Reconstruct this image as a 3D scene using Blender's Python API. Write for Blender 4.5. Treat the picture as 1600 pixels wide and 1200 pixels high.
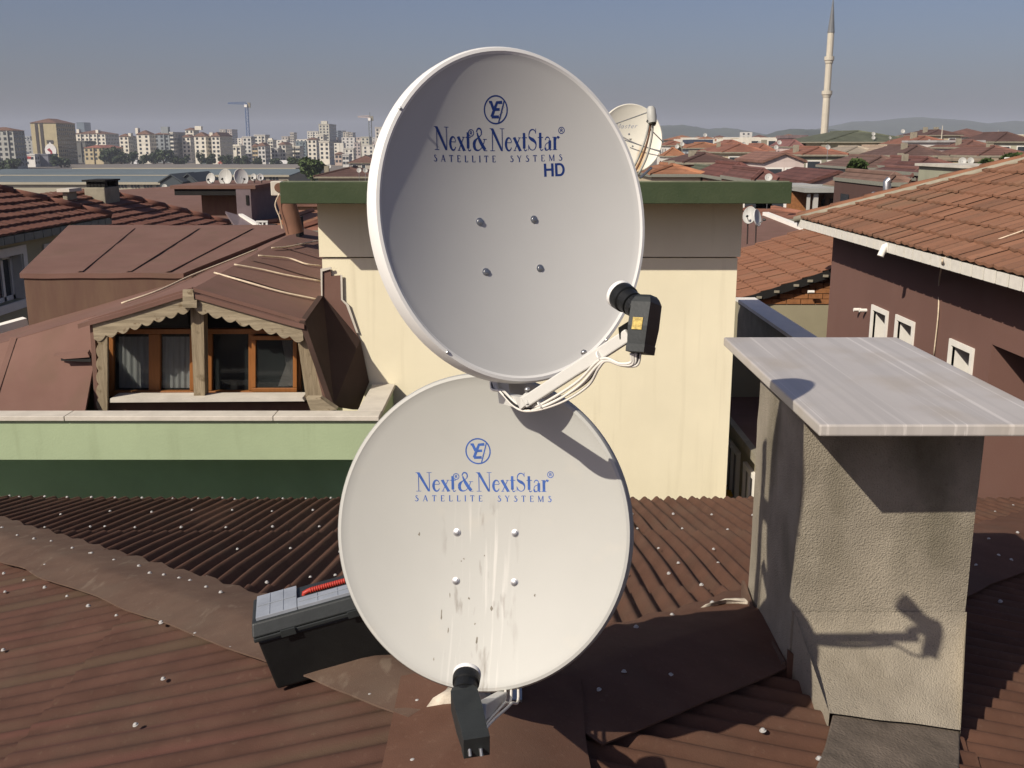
import bpy, math, random
from mathutils import Vector, Matrix, noise
R = math.radians
random.seed(7)
S = bpy.context.scene
for o in list(bpy.data.objects):
    bpy.data.objects.remove(o)
COL = S.collection

# ------------------------------------------------------------------ camera, sky, sun, exposure
PITCH = R(13.19)
CAMZ = 14.0                       # the lens is 14 m above the street
cam = bpy.data.cameras.new('camera'); cam.lens = 36; cam.sensor_width = 36
cam.clip_start = 0.05; cam.clip_end = 12000
camo = bpy.data.objects.new('camera', cam); COL.objects.link(camo)
camo.rotation_euler = (R(90) - PITCH, 0, 0); camo.location = (0, 0, CAMZ)
S.camera = camo
SUN_D = Vector((1.0, .98, -1.10)).normalized()       # direction the light travels
SUN_EL = math.asin(-SUN_D.z); SUN_ROT = math.atan2(-SUN_D.x, -SUN_D.y)
W = bpy.data.worlds.new('World'); S.world = W; W.use_nodes = True
nt = W.node_tree; nt.nodes.clear()
sky = nt.nodes.new('ShaderNodeTexSky'); sky.sky_type = 'NISHITA'; sky.sun_disc = False
sky.sun_elevation = SUN_EL; sky.sun_rotation = SUN_ROT
sky.air_density = 1.0; sky.dust_density = 2.8; sky.ozone_density = 4.5; sky.altitude = 50
bg = nt.nodes.new('ShaderNodeBackground'); bg.inputs[1].default_value = 0.064
wo = nt.nodes.new('ShaderNodeOutputWorld')
wb = nt.nodes.new('ShaderNodeMix'); wb.data_type = 'RGBA'; wb.blend_type = 'MULTIPLY'; wb.inputs[0].default_value = 1; wb.inputs[7].default_value = (1.09, .965, 1.05, 1)   # the camera's white balance
nt.links.new(sky.outputs[0], wb.inputs[6]); nt.links.new(wb.outputs[2], bg.inputs[0]); nt.links.new(bg.outputs[0], wo.inputs[0])
sl = bpy.data.lights.new('sun', 'SUN'); sl.energy = 5.0; sl.angle = R(0.53); sl.color = (1.0, 0.92, 0.79)
so = bpy.data.objects.new('sun', sl); COL.objects.link(so)
so.rotation_euler = SUN_D.to_track_quat('-Z', 'Y').to_euler(); so.location = (-20, -20, 60)
S.view_settings.view_transform = 'Standard'; S.view_settings.look = 'None'
S.view_settings.exposure = 0.15; S.view_settings.gamma = 1.0
S.render.engine = 'CYCLES'
S.cycles.use_denoising = True
S.cycles.max_bounces = 6; S.cycles.volume_bounces = 0; S.cycles.transparent_max_bounces = 12
S.cycles.volume_step_rate = 5; S.cycles.volume_max_steps = 64
S.cycles.sample_clamp_indirect = 4

# ------------------------------------------------------------------ helpers
FP = 1600.0
def ray(px, py):
    a = (px - 800) / FP; b = (600 - py) / FP
    return Vector((a, math.cos(PITCH) + b * math.sin(PITCH), -math.sin(PITCH) + b * math.cos(PITCH)))
def at(px, py, y): r = ray(px, py); return r * (y / r.y)          # point y metres ahead (camera at origin here)
def atZ(px, py, z): r = ray(px, py); return r * (z / r.z)
def atX(px, py, x): r = ray(px, py); return r * (x / r.x)
V = Vector
WM = {}                                                           # build-time world matrix of every parent

class MB:
    def __init__(s): s.v = []; s.f = []; s.m = []; s.uv = []; s.c = None
    def poly(s, pts, m=0, uv=None):
        i = len(s.v); s.v += [V(p) for p in pts]; s.f.append(tuple(range(i, i + len(pts)))); s.m.append(m); s.uv.append(uv)
        return s
    def mesh(s, vs, fs, m=0):
        i = len(s.v); s.v += [V(p) for p in vs]
        for f in fs: s.f.append(tuple(i + k for k in f)); s.m.append(m); s.uv.append(None)
        return s
    def box(s, x0, x1, y0, y1, z0, z1, m=0):
        return s.hexa([(x0,y0,z0),(x1,y0,z0),(x1,y1,z0),(x0,y1,z0),(x0,y0,z1),(x1,y0,z1),(x1,y1,z1),(x0,y1,z1)], m)
    def hexa(s, c, m=0):
        return s.mesh(c, [(3,2,1,0),(4,5,6,7),(0,1,5,4),(1,2,6,5),(2,3,7,6),(3,0,4,7)], m)
    def obox(s, c, size, X, Y, Z, m=0):
        c = V(c); hx, hy, hz = [q / 2 for q in size]; X = V(X).normalized(); Y = V(Y).normalized(); Z = V(Z).normalized()
        return s.hexa([c + X*a*hx + Y*b*hy + Z*d*hz for d in (-1,1) for a, b in ((-1,-1),(1,-1),(1,1),(-1,1))], m)
    def prism(s, pts, vec, m=0):
        pts = [V(p) for p in pts]; vec = V(vec); n = len(pts)
        nn = V((0,0,0))
        for k in range(n): nn += (pts[k] - pts[0]).cross(pts[(k+1) % n] - pts[0])
        if nn.dot(vec) > 0: pts = pts[::-1]
        return s.mesh(pts + [p + vec for p in pts],
            [tuple(range(n)), tuple(range(2*n-1, n-1, -1))] + [(k, k+n, (k+1) % n + n, (k+1) % n) for k in range(n)], m)
    def tube(s, pts, r, n=8, m=0, sq=False):
        pts = [V(p) for p in pts]; L = len(pts); rr = r if isinstance(r, (list, tuple)) else [r] * L
        t0 = (pts[1] - pts[0]).normalized(); a = t0.cross(V((0,0,1)))
        if a.length < .05: a = t0.cross(V((0,1,0)))
        a.normalize(); vs = []
        if sq: n = 4
        for k in range(L):
            t = (pts[min(k+1, L-1)] - pts[max(k-1, 0)]).normalized()
            a = (a - t * a.dot(t)).normalized(); b = t.cross(a)
            for q in range(n):
                w = 2 * math.pi * (q + (.5 if sq else 0)) / n; f = 1.414 if sq else 1
                vs.append(pts[k] + (a * math.cos(w) + b * math.sin(w)) * rr[k] * f)
        fs = [(k*n+q, k*n+(q+1) % n, (k+1)*n+(q+1) % n, (k+1)*n+q) for k in range(L-1) for q in range(n)]
        fs += [tuple(range(n-1, -1, -1)), tuple((L-1)*n+q for q in range(n))]
        return s.mesh(vs, fs, m)
    def lathe(s, prof, c=(0,0,0), Z=(0,0,1), n=24, m=0):
        Z = V(Z).normalized(); X = Z.orthogonal().normalized(); Y = Z.cross(X); c = V(c); vs = []; L = len(prof)
        for r, h in prof:
            for q in range(n):
                w = 2 * math.pi * q / n; vs.append(c + Z*h + (X*math.cos(w) + Y*math.sin(w)) * max(r, 1e-4))
        fs = [(k*n+q, k*n+(q+1) % n, (k+1)*n+(q+1) % n, (k+1)*n+q) for k in range(L-1) for q in range(n)]
        fs += [tuple(range(n-1, -1, -1)), tuple((L-1)*n+q for q in range(n))]
        return s.mesh(vs, fs, m)
    def build(s, name, mat, parent=None, smooth=False, bevel=0, world=True, auto=None):
        me = bpy.data.meshes.new(name); o = bpy.data.objects.new(name, me); COL.objects.link(o)
        vs = s.v
        if parent is not None:
            if world: iv = WM[parent].inverted(); vs = [iv @ p for p in vs]
            o.parent = parent; WM[o] = WM[parent]
        else:
            n = len(vs); c = V((sum(p.x for p in vs)/n, sum(p.y for p in vs)/n, min(p.z for p in vs)))
            vs = [p - c for p in vs]; o.location = c; WM[o] = Matrix.Translation(c)
        me.from_pydata([tuple(p) for p in vs], [], s.f)
        mats = mat if isinstance(mat, (list, tuple)) else [mat]
        for q in mats: me.materials.append(q)
        me.polygons.foreach_set('material_index', s.m)
        if any(u is not None for u in s.uv):
            ul = me.uv_layers.new(name='UVMap'); k = 0
            for p, u in zip(me.polygons, s.uv):
                for li in p.loop_indices: ul.data[li].uv = u or (0, 0)
        if smooth: me.polygons.foreach_set('use_smooth', [True] * len(me.polygons))
        me.update()
        if smooth and auto:
            me.set_sharp_from_angle(angle=R(auto))
        if bevel:
            b = o.modifiers.new('bevel', 'BEVEL'); b.width = bevel; b.segments = 2; b.limit_method = 'ANGLE'; b.angle_limit = R(35)
        return o
def thing(name, label, cat, loc=(0,0,0), rot=None, group=None):
    o = bpy.data.objects.new(name, None); COL.objects.link(o); o.empty_display_size = .2
    M = Matrix.Translation(V(loc))
    if rot is not None: M = M @ rot.to_4x4(); o.rotation_euler = rot.to_euler()
    o.location = loc; WM[o] = M; o['label'] = label; o['category'] = cat
    if group: o['group'] = group
    return o
def tag(o, label, cat, group=None):
    o['label'] = label; o['category'] = cat
    if group: o['group'] = group
    return o
def kind(o, k): o['kind'] = k; return o
def dup(root, loc, label, rz=None, sc=None):
    c = root.copy(); COL.objects.link(c); c.location = loc; c['label'] = label
    if rz is not None: c.rotation_euler = (0, 0, rz)
    if sc is not None: c.scale = (sc, sc, sc) if not isinstance(sc, tuple) else sc
    for ch in list(root.children):
        d = ch.copy(); COL.objects.link(d); d.parent = c
        for g in ch.children:
            e = g.copy(); COL.objects.link(e); e.parent = d
    return c

# ------------------------------------------------------------------ materials
def mat(name, col, rough=.8, nscale=6, namt=.25, bscale=None, bamt=.2, metal=0, spec=.3, col2=None, stretch=(1,1,1), bdist=.01):
    m = bpy.data.materials.new(name); m.use_nodes = True; n = m.node_tree; b = n.nodes['Principled BSDF']
    b.inputs['Roughness'].default_value = rough; b.inputs['Metallic'].default_value = metal
    b.inputs['Specular IOR Level'].default_value = spec
    tc = n.nodes.new('ShaderNodeTexCoord'); mp = n.nodes.new('ShaderNodeMapping'); mp.inputs['Scale'].default_value = stretch
    n.links.new(tc.outputs['Object'], mp.inputs[0])
    tx = n.nodes.new('ShaderNodeTexNoise'); tx.inputs['Scale'].default_value = nscale; tx.inputs['Detail'].default_value = 6
    tx.inputs['Roughness'].default_value = .6
    n.links.new(mp.outputs[0], tx.inputs['Vector'])
    cr = n.nodes.new('ShaderNodeValToRGB'); cr.color_ramp.elements[0].position = .3; cr.color_ramp.elements[1].position = .7
    c2 = col2 or tuple(min(1, q * (1 + namt)) for q in col); c1 = tuple(q * (1 - namt) for q in col) if not col2 else col
    cr.color_ramp.elements[0].color = (*c1, 1); cr.color_ramp.elements[1].color = (*c2, 1)
    n.links.new(tx.outputs[0], cr.inputs[0]); n.links.new(cr.outputs[0], b.inputs['Base Color'])
    if bscale:
        t2 = n.nodes.new('ShaderNodeTexNoise'); t2.inputs['Scale'].default_value = bscale; t2.inputs['Detail'].default_value = 4
        n.links.new(mp.outputs[0], t2.inputs['Vector'])
        bp = n.nodes.new('ShaderNodeBump'); bp.inputs['Strength'].default_value = bamt; bp.inputs['Distance'].default_value = bdist
        n.links.new(t2.outputs[0], bp.inputs['Height']); n.links.new(bp.outputs[0], b.inputs['Normal'])
    m['cr'] = 1
    return m
def node(m, t): return m.node_tree.nodes.new(t)
def link(m, a, b): m.node_tree.links.new(a, b)
def bsdf(m): return m.node_tree.nodes['Principled BSDF']
def overlay(m, mask_out, col, amount=1.0):
    """mix a second colour of the surface itself (dirt, wear) over the base colour"""
    b = bsdf(m); src = b.inputs['Base Color'].links[0].from_socket
    mx = node(m, 'ShaderNodeMix'); mx.data_type = 'RGBA'
    if amount != 1.0:
        mu = node(m, 'ShaderNodeMath'); mu.operation = 'MULTIPLY'; mu.inputs[1].default_value = amount
        link(m, mask_out, mu.inputs[0]); mask_out = mu.outputs[0]
    link(m, mask_out, mx.inputs[0]); link(m, src, mx.inputs[6]); mx.inputs[7].default_value = (*col, 1)
    link(m, mx.outputs[2], b.inputs['Base Color'])
def noise_mask(m, scale, lo, hi, stretch=(1,1,1), detail=5, coord='Object', off=(0,0,0)):
    tc = node(m, 'ShaderNodeTexCoord'); mp = node(m, 'ShaderNodeMapping'); mp.inputs['Scale'].default_value = stretch; mp.inputs['Location'].default_value = off
    link(m, tc.outputs[coord], mp.inputs[0])
    tx = node(m, 'ShaderNodeTexNoise'); tx.inputs['Scale'].default_value = scale; tx.inputs['Detail'].default_value = detail
    link(m, mp.outputs[0], tx.inputs['Vector'])
    mr = node(m, 'ShaderNodeMapRange'); mr.inputs[1].default_value = lo; mr.inputs[2].default_value = hi
    link(m, tx.outputs[0], mr.inputs[0]); return mr.outputs[0]
def axis_mask(m, axis, a, b):
    tc = node(m, 'ShaderNodeTexCoord'); sx = node(m, 'ShaderNodeSeparateXYZ'); link(m, tc.outputs['Object'], sx.inputs[0])
    mr = node(m, 'ShaderNodeMapRange'); mr.inputs[1].default_value = a; mr.inputs[2].default_value = b
    link(m, sx.outputs[axis], mr.inputs[0]); return mr.outputs[0]
def mul(m, a, b):
    mu = node(m, 'ShaderNodeMath'); mu.operation = 'MULTIPLY'; link(m, a, mu.inputs[0]); link(m, b, mu.inputs[1]); return mu.outputs[0]

M = {}
M['dish'] = mat('dish enamel grey', (.48,.475,.455), .45, 3, .03, spec=.35)
M['dish2'] = mat('dish enamel cream', (.375,.372,.345), .5, 3, .03, spec=.3)
for i in range(1):
    d2 = M['dish2']
    sx = mul(d2, axis_mask(d2, 0, -.13, -.08), axis_mask(d2, 0, .11, .03))
    sy = axis_mask(d2, 1, .10, .02)
    band = mul(d2, sx, sy)
    overlay(d2, mul(d2, band, noise_mask(d2, 1, .56, .68, (55, 3.2, 0))), (.60,.58,.54), .45)
    overlay(d2, mul(d2, band, noise_mask(d2, 1, .59, .70, (30, 7, 1), off=(3,7,0))), (.17,.15,.125), .75)
    overlay(d2, noise_mask(d2, 9, .60, .75), (.44,.41,.35), .35)
M['dishedge'] = mat('dish rim', (.68,.67,.64), .4, 3, .03)
M['ink'] = mat('blue print', (.012,.035,.16), .5, 3, .05)
M['ink2'] = mat('faded blue print', (.035,.09,.30), .5, 40, .25)
M['inkgrey'] = mat('faded grey print', (.28,.30,.36), .5, 3, .05)
M['black'] = mat('black plastic', (.007,.0075,.0075), .45, 20, .2, 200, .1, spec=.4)
M['lnb'] = mat('dark grey plastic', (.020,.023,.023), .5, 20, .2, 150, .05, spec=.4)
M['white_pl'] = mat('white plastic', (.72,.71,.68), .4, 5, .05)
M['cable'] = mat('white cable', (.66,.63,.57), .5, 8, .08)
M['cable_dk'] = mat('black cable', (.02,.02,.02), .5, 8, .08)
M['steel'] = mat('zinc steel', (.42,.42,.42), .38, 30, .15, metal=.9)
M['arm'] = mat('painted arm', (.56,.55,.51), .45, 8, .06)
M['yellow'] = mat('yellow sticker', (.42,.31,.09), .6, 120, .5)
M['red'] = mat('red plastic', (.36,.035,.022), .45, 6, .1)
M['clear'] = mat('clear box lid', (.25,.27,.30), .25, 10, .15, spec=.5)
def onduline(name, c1, c2, dirt):
    m = mat(name, c1, .85, 5, .3, 220, .35, col2=c2, bdist=.003, spec=.2)
    overlay(m, noise_mask(m, 2.2, .5, .7), dirt, .55)
    overlay(m, noise_mask(m, 45, .60, .78), tuple(q*1.6 for q in dirt), .35)
    return m
M['ond'] = onduline('brown bitumen sheet', (.070,.034,.022), (.108,.053,.034), (.090,.056,.038))
M['ondl'] = onduline('weathered bitumen sheet', (.054,.026,.018), (.082,.041,.029), (.072,.050,.034))
overlay(M['ondl'], noise_mask(M['ondl'], 1, .52, .66, (.35,7.5,.3), 3), (.072,.052,.032), .5)
overlay(M['ondl'], noise_mask(M['ondl'], 1, .56, .70, (.4,9,.3), 3, off=(3,2,1)), (.105,.044,.034), .5)
M['cap'] = onduline('bitumen cap sheet', (.085,.052,.037), (.118,.076,.054), (.110,.082,.060))
M['capr'] = onduline('brown cap sheet', (.085,.042,.027), (.118,.060,.040), (.105,.066,.046))
for k_ in ('cap',):
    mm = M[k_]; overlay(mm, noise_mask(mm, 14, .62, .72, (1,.35,1)), (.22,.175,.13), .35)
M['mortar'] = mat('cement mortar', (.42,.37,.30), .9, 18, .3, 60, .5)
M['screw'] = mat('screw cap', (.36,.35,.335), .5, 60, .3, spec=.5)
M['plaster'] = mat('rough chimney plaster', (.275,.24,.185), .95, 3.5, .22, 170, .8, bdist=.008)
pm = M['plaster']; overlay(pm, noise_mask(pm, 60, .62, .72), (.13,.11,.085), .5)
overlay(pm, mul(pm, noise_mask(pm, 3.0, .5, .66, (1,1,.45)), axis_mask(pm, 2, .35, .8)), (.085,.075,.045), .75)
overlay(pm, noise_mask(pm, 5, .55, .7), (.34,.30,.235), .45)
overlay(pm, noise_mask(pm, 1.6, .5, .7, (2.2,2.2,.7), off=(1,4,2)), (.16,.135,.095), .5)
M['apron'] = mat('bitumen apron', (.115,.092,.072), .9, 9, .3, 90, .5)
def marble():
    m = mat('veined grey marble', (.42,.39,.36), .38, 2.5, .06, spec=.45)
    overlay(m, noise_mask(m, 1, .47, .56, (22,.3,4), 7), (.36,.335,.31), .6)
    overlay(m, noise_mask(m, 1, .58, .62, (40,.25,3), 5, off=(4,1,0)), (.60,.56,.52), .6)
    overlay(m, noise_mask(m, 3.2, .50, .68), (.35,.30,.235), .6)
    return m
M['marble'] = marble()
M['cream'] = mat('cream render', (.74,.675,.49), .9, 1.2, .05, 60, .12)
overlay(M['cream'], noise_mask(M['cream'], 2.0, .55, .8, (1,1,.3)), (.66,.59,.42), .45)
overlay(M['cream'], noise_mask(M['cream'], 1, .60, .78, (9,9,.5), 5), (.50,.44,.30), .35)
M['slab'] = mat('green painted slab', (.032,.050,.022), .85, 3, .3, 40, .3, col2=(.050,.066,.032))
M['slabtop'] = mat('weathered slab top', (.12,.13,.085), .9, 4, .3)
M['mint'] = mat('pale green render', (.33,.40,.245), .9, 2, .07, 60, .15)
M['mint_lift'] = mat('brightened green render', (.30,.46,.28), .9, 2, .1, 60, .15)  # parapet green, brightened to offset the shade under the terrace
overlay(M['mint'], noise_mask(M['mint'], 1, .56, .76, (7,7,.9), 5), (.22,.26,.15), .45)
M['stone'] = mat('pale coping stone', (.52,.48,.41), .7, 5, .12, 40, .15)
M['memb'] = mat('brown roofing membrane', (.135,.072,.055), .9, 2, .12, 120, .25, col2=(.165,.092,.071), bdist=.004)
overlay(M['memb'], noise_mask(M['memb'], 1.3, .5, .75, (3,3,.4)), (.12,.075,.05), .6)
M['memblow'] = mat('dirty membrane upstand', (.105,.058,.042), .9, 3, .25, 120, .25, col2=(.135,.085,.055), stretch=(3,3,.5))
M['memb_shade'] = mat('shade-darkened membrane cheek', (.055,.032,.024), .9, 3, .2, 120, .25)  # membrane colour darkened to put the cheek's shade into it
M['seal'] = mat('sealant line', (.55,.45,.33), .8, 30, .2)
M['wood'] = mat('weathered wood', (.18,.145,.095), .85, 4, .3, 30, .5, col2=(.38,.315,.215), stretch=(.7,2,9))
M['woodv'] = mat('weathered post wood', (.15,.115,.07), .85, 4, .3, 30, .5, col2=(.31,.25,.165), stretch=(9,4,.6))
overlay(M['woodv'], noise_mask(M['woodv'], 9, .62, .72), (.10,.07,.035), .7)
overlay(M['wood'], noise_mask(M['wood'], 14, .62, .7), (.12,.08,.04), .7)
M['wframe'] = mat('orange brown window frame', (.20,.075,.018), .5, 5, .15, col2=(.26,.10,.026), stretch=(6,1,1))
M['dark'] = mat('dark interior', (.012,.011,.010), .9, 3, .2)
M['curtain'] = mat('net curtain', (.42,.44,.42), .9, 5, .12, stretch=(14,1,1))
M['brownwall'] = mat('brown render', (.150,.080,.064), .9, .8, .06, 50, .12)
overlay(M['brownwall'], noise_mask(M['brownwall'], 1.5, .55, .8, (1,1,.4)), (.175,.105,.085), .5)
M['white'] = mat('white paint', (.72,.69,.63), .7, 5, .06)
M['whitetile'] = mat('white glazed tile', (.66,.63,.56), .5, 12, .08)
M['greytile'] = mat('grey eave tile', (.20,.20,.165), .7, 12, .15)
M['brick'] = mat('orange brick', (.27,.115,.045), .9, 12, .25)
M['olive'] = mat('olive render', (.27,.24,.16), .9, 1.5, .08, 50, .1)
M['oliveL'] = mat('beige green render', (.36,.33,.22), .9, 1.5, .08, 50, .1)
M['flue'] = mat('terracotta pipe', (.165,.085,.055), .85, 4, .2, 60, .2)
M['lilac'] = mat('lilac grey render', (.15,.115,.12), .9, 3, .1)
M['conc'] = mat('grey concrete', (.25,.225,.17), .95, 4, .2, 40, .4)
M['shed'] = mat('grey blue sheet roof', (.115,.140,.150), .7, .05, .12)
M['shed2'] = mat('grey brown sheet roof', (.17,.155,.14), .8, .05, .12)
M['shedgable'] = mat('slate gable', (.055,.065,.072), .8, .05, .12)
M['shedwall'] = mat('shed wall', (.34,.31,.24), .9, .1, .1)
M['glassdk'] = mat('dark window glass', (.035,.042,.05), .15, 2, .1, spec=.6)
M['rail'] = mat('white railing', (.62,.60,.56), .6, 5, .06)
M['flower'] = mat('yellow flowers', (.55,.33,.01), .8, 30, .3)
M['leaf'] = mat('tree leaves', (.030,.055,.014), .7, 1.2, .1, col2=(.075,.105,.030))
M['leafdk'] = mat('dark tree leaves', (.022,.036,.014), .7, .6, .1, col2=(.050,.068,.026))
M['bark'] = mat('bark', (.08,.06,.04), .9, 6, .2)
M['hill'] = mat('wooded hill', (.045,.055,.035), .95, .012, .3)
M['ground'] = mat('city ground', (.15,.13,.11), .95, .02, .2)
M['minstone'] = mat('pale minaret stone', (.46,.42,.34), .8, .6, .08)
M['lead'] = mat('lead grey spire', (.13,.135,.14), .6, 1, .1)
M['craneblue'] = mat('blue crane steel', (.05,.10,.22), .6, 1, .05)
M['cranewhite'] = mat('crane white steel', (.42,.34,.30), .6, 1, .05)
def glass(name, col, a):
    m = bpy.data.materials.new(name); m.use_nodes = True; b = bsdf(m)
    b.inputs['Base Color'].default_value = (*col, 1); b.inputs['Roughness'].default_value = .06; b.inputs['Alpha'].default_value = a
    return m
M['pane'] = glass('window pane', (.03,.035,.035), .30)
def tilemat(name, cols, streak):
    m = bpy.data.materials.new(name); m.use_nodes = True; b = bsdf(m); b.inputs['Roughness'].default_value = .85; b.inputs['Specular IOR Level'].default_value = .25
    uv = node(m, 'ShaderNodeUVMap'); wn = node(m, 'ShaderNodeTexWhiteNoise'); wn.noise_dimensions = '2D'; link(m, uv.outputs[0], wn.inputs['Vector'])
    cr = node(m, 'ShaderNodeValToRGB'); e = cr.color_ramp.elements
    for k, c in enumerate(cols):
        p = k / (len(cols) - 1)
        if k == 0: e[0].position = 0; e[0].color = (*c, 1)
        elif k == len(cols) - 1: e[-1].position = 1; e[-1].color = (*c, 1)
        else: q = e.new(p); q.color = (*c, 1)
    link(m, wn.outputs[0], cr.inputs[0]); link(m, cr.outputs[0], b.inputs['Base Color'])
    overlay(m, noise_mask(m, 1.1, .5, .72), streak, .5)
    overlay(m, noise_mask(m, 14, .58, .72), tuple(q*.55 for q in streak), .45)
    return m
M['tileR'] = tilemat('orange clay tile', [(.135,.070,.043),(.215,.105,.062),(.18,.086,.050),(.24,.118,.070),(.155,.082,.050)], (.145,.10,.062))
M['tileB'] = tilemat('orange clay tile faded', [(.185,.085,.050),(.235,.108,.062),(.205,.095,.054)], (.20,.115,.072))
M['tileL'] = tilemat('brown clay tile', [(.135,.058,.040),(.165,.074,.05),(.15,.064,.044)], (.17,.085,.06))
_mc = {}
def fmat(col, kind_='wall'):
    k = (kind_,) + tuple(round(q, 3) for q in col)
    if k not in _mc:
        _mc[k] = mat('far %s' % kind_, col, .9, .35 if kind_ == 'wall' else .7, .10 if kind_ == 'wall' else .22)
        if kind_ == 'roof':
            m = _mc[k]; tc = node(m, 'ShaderNodeTexCoord'); wv = node(m, 'ShaderNodeTexWave'); wv.bands_direction = 'Z'; wv.inputs['Scale'].default_value = 2.1; wv.inputs['Distortion'].default_value = .6; wv.inputs['Detail'].default_value = 2
            link(m, tc.outputs['Object'], wv.inputs[0]); mr = node(m, 'ShaderNodeMapRange'); mr.inputs[1].default_value = .75; mr.inputs[2].default_value = .95; link(m, wv.outputs[1], mr.inputs[0])
            overlay(m, mr.outputs[0], tuple(q*.45 for q in col), .6); overlay(m, noise_mask(m, .55, .52, .7), tuple(min(1,q*1.5) for q in col), .5); overlay(m, noise_mask(m, 2.5, .58, .72), tuple(q*.6 for q in col), .6)
        else:
            overlay(_mc[k], noise_mask(_mc[k], .6, .52, .8, (3,3,.3)), tuple(q*.72 for q in col), .5)
    return _mc[k]

# ------------------------------------------------------------------ our own roof (hip roof seen from its ridge)
AX, AY, AZ, SL = -.07, 2.76, -1.65, .224           # apex of the hips, slope of every plane
PW, AMP = .095, .0155                              # wave pitch and height
def wig(a, b): return .006 * noise.noise(V((a*1.3, b*1.1, 3.1))) 
def bump_amp(a, b): return 1 + .45 * noise.noise(V((a*2.1, b*.9, 8.2)))
SEAM = -.62
def slope_mesh(side):
    """side: 'b' back, 'l' left, 'r' right.  a = along the eave, s = distance down the slope (plan)."""
    mb = MB(); step = PW / 8
    if side == 'b': a0, a1, smax = -5.35, 5.35, 5.06
    else: a0, a1, smax = -6.0, 6.4, 6.2             # a runs along y from the apex, + = away
    brk = 1.62; nrow = 7
    svals = []
    k = 0
    while k * brk < smax:
        for i in range(nrow + 1):
            sv = k * brk + brk * i / nrow
            svals.append((min(sv, smax), (i / nrow) * .014 + .002))
            if sv >= smax: break
        k += 1
    na = int((a1 - a0) / step)
    rows = len(svals); vs = []; ok = []
    for j in range(na + 1):
        a = a0 + j * step
        smin = max(0, (abs(a) if side == 'b' else max(0, a)) - .02)
        for sv, lift in svals:
            s = max(sv, smin)
            seam = 0.0
            if side != 'b':
                w = (a + (.95 if side == 'l' else .35)) / .98; seam = (.020 * max(0, 1 - abs(a - SEAM) / .5) if a > SEAM else 0) if side == 'l' else .008 * (1 - (w - math.floor(w)))
            aa = a + wig(a, s) * 2.2
            z = AZ - SL * s + {'b': .0195, 'l': .0078, 'r': .0145}[side] * bump_amp(a, s) * math.cos(2 * math.pi * a / PW) + lift + seam + .012 * noise.noise(V((a*.8, s*.8, 1.7)))
            if side == 'b': vs.append((AX + aa, AY + s, z))
            elif side == 'l': vs.append((AX - s, AY + aa, z))
            else: vs.append((AX + s, AY + aa, z))
            ok.append(sv >= smin - .25)
    fs = []
    for j in range(na):
        for i in range(rows - 1):
            p, q, r_, t = j*rows+i, j*rows+i+1, (j+1)*rows+i+1, (j+1)*rows+i
            if not (ok[q] or ok[r_]): continue
            fs.append((p, q, r_, t) if side in ('b',) else ((p, t, r_, q) if side == 'r' else (p, q, r_, t)))
    mb.mesh(vs, fs); return mb
house = thing('corrugated_roof_house', 'brown corrugated hip roof in the foreground under the two big dishes', 'house', (AX, AY, AZ))
for sd, mt, nm in (('b', 'ond', None), ('l', 'ondl', None), ('r', 'ond', None)):
    slope_mesh(sd).build('roof_slope', M[mt], house, smooth=True, auto=50)
MB().box(-5.0, 4.9, -3.2, 7.55, -14, -3.05).build('house_wall', M['olive'], house)
def cap_strip(p0, p1, wl, wr, zl, zr, n, lift=.03, wavl=0, wavr=0, sag=.0):
    """folded cap sheet from p0 to p1: wl/wr plan width left/right of travel; zl/zr drop per metre"""
    p0, p1 = V(p0), V(p1); d = p1 - p0; L = d.length; t = V((d.x, d.y, 0)).normalized(); l = V((-t.y, t.x, 0)); mb = MB(); vs = []
    prof = [(-wr, 1), (-wr*.5, 0), (-.02, 0), (.02, 0), (wl*.5, 0), (wl, 2)]
    for k in range(n + 1):
        p = p0 + d * (k / n); nz = .006 * noise.noise(p * 2.3) + .004 * noise.noise(p * 7)
        for w, e in prof:
            zz = -(zl * w if w > 0 else zr * -w) + lift + nz + .004 * noise.noise(V((p.x*3, p.y*3, w*9)))
            ex = 0
            if e == 1: zz += -.004 + wavr * math.cos(k * 1.9); ex = .018 * noise.noise(p * 3.1)
            if e == 2: zz += .004 + wavl * math.cos(k * 1.9); ex = .018 * noise.noise(p * 2.7 + V((5,1,0)))
            vs.append(p + l * (w + ex) + V((0, 0, zz)))
    m = len(prof)
    top = [(k*m+q, (k+1)*m+q, (k+1)*m+q+1, k*m+q+1) for k in range(n) for q in range(m-1)]
    mb.mesh(vs, top); base = [p - V((0,0,.006)) for p in vs]; mb.mesh(base, [f[::-1] for f in top])
    for k in range(n):
        for q in (0, m-1): mb.poly([vs[k*m+q], vs[(k+1)*m+q], base[(k+1)*m+q], base[k*m+q]])
    return mb
HL = 5.0
k2 = SL / math.sqrt(2)                             # both hip flanks fall at this rate sideways
# left hip runs from the apex to (-,+); right hip to (+,+)
cap_strip((AX-.10, AY+.10, AZ+.012-SL*.10), (AX-HL, AY+HL, AZ-SL*HL+.012), .19, .27, k2, k2, 90, lift=.036, wavr=.010).build('hip_cap', M['cap'], house, smooth=True, auto=40)
cap_strip((AX+.10, AY+.10, AZ+.016-SL*.10), (AX+HL, AY+HL, AZ-SL*HL+.016), .27, .32, k2, k2, 90, wavl=.010).build('hip_cap', M['capr'], house, smooth=True, auto=40)
cap_strip((AX, -3.0, AZ+.024), (AX, AY+.22, AZ+.020), .285, .285, SL, SL, 60).build('ridge_cap', M['capr'], house, smooth=True, auto=40)
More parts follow.
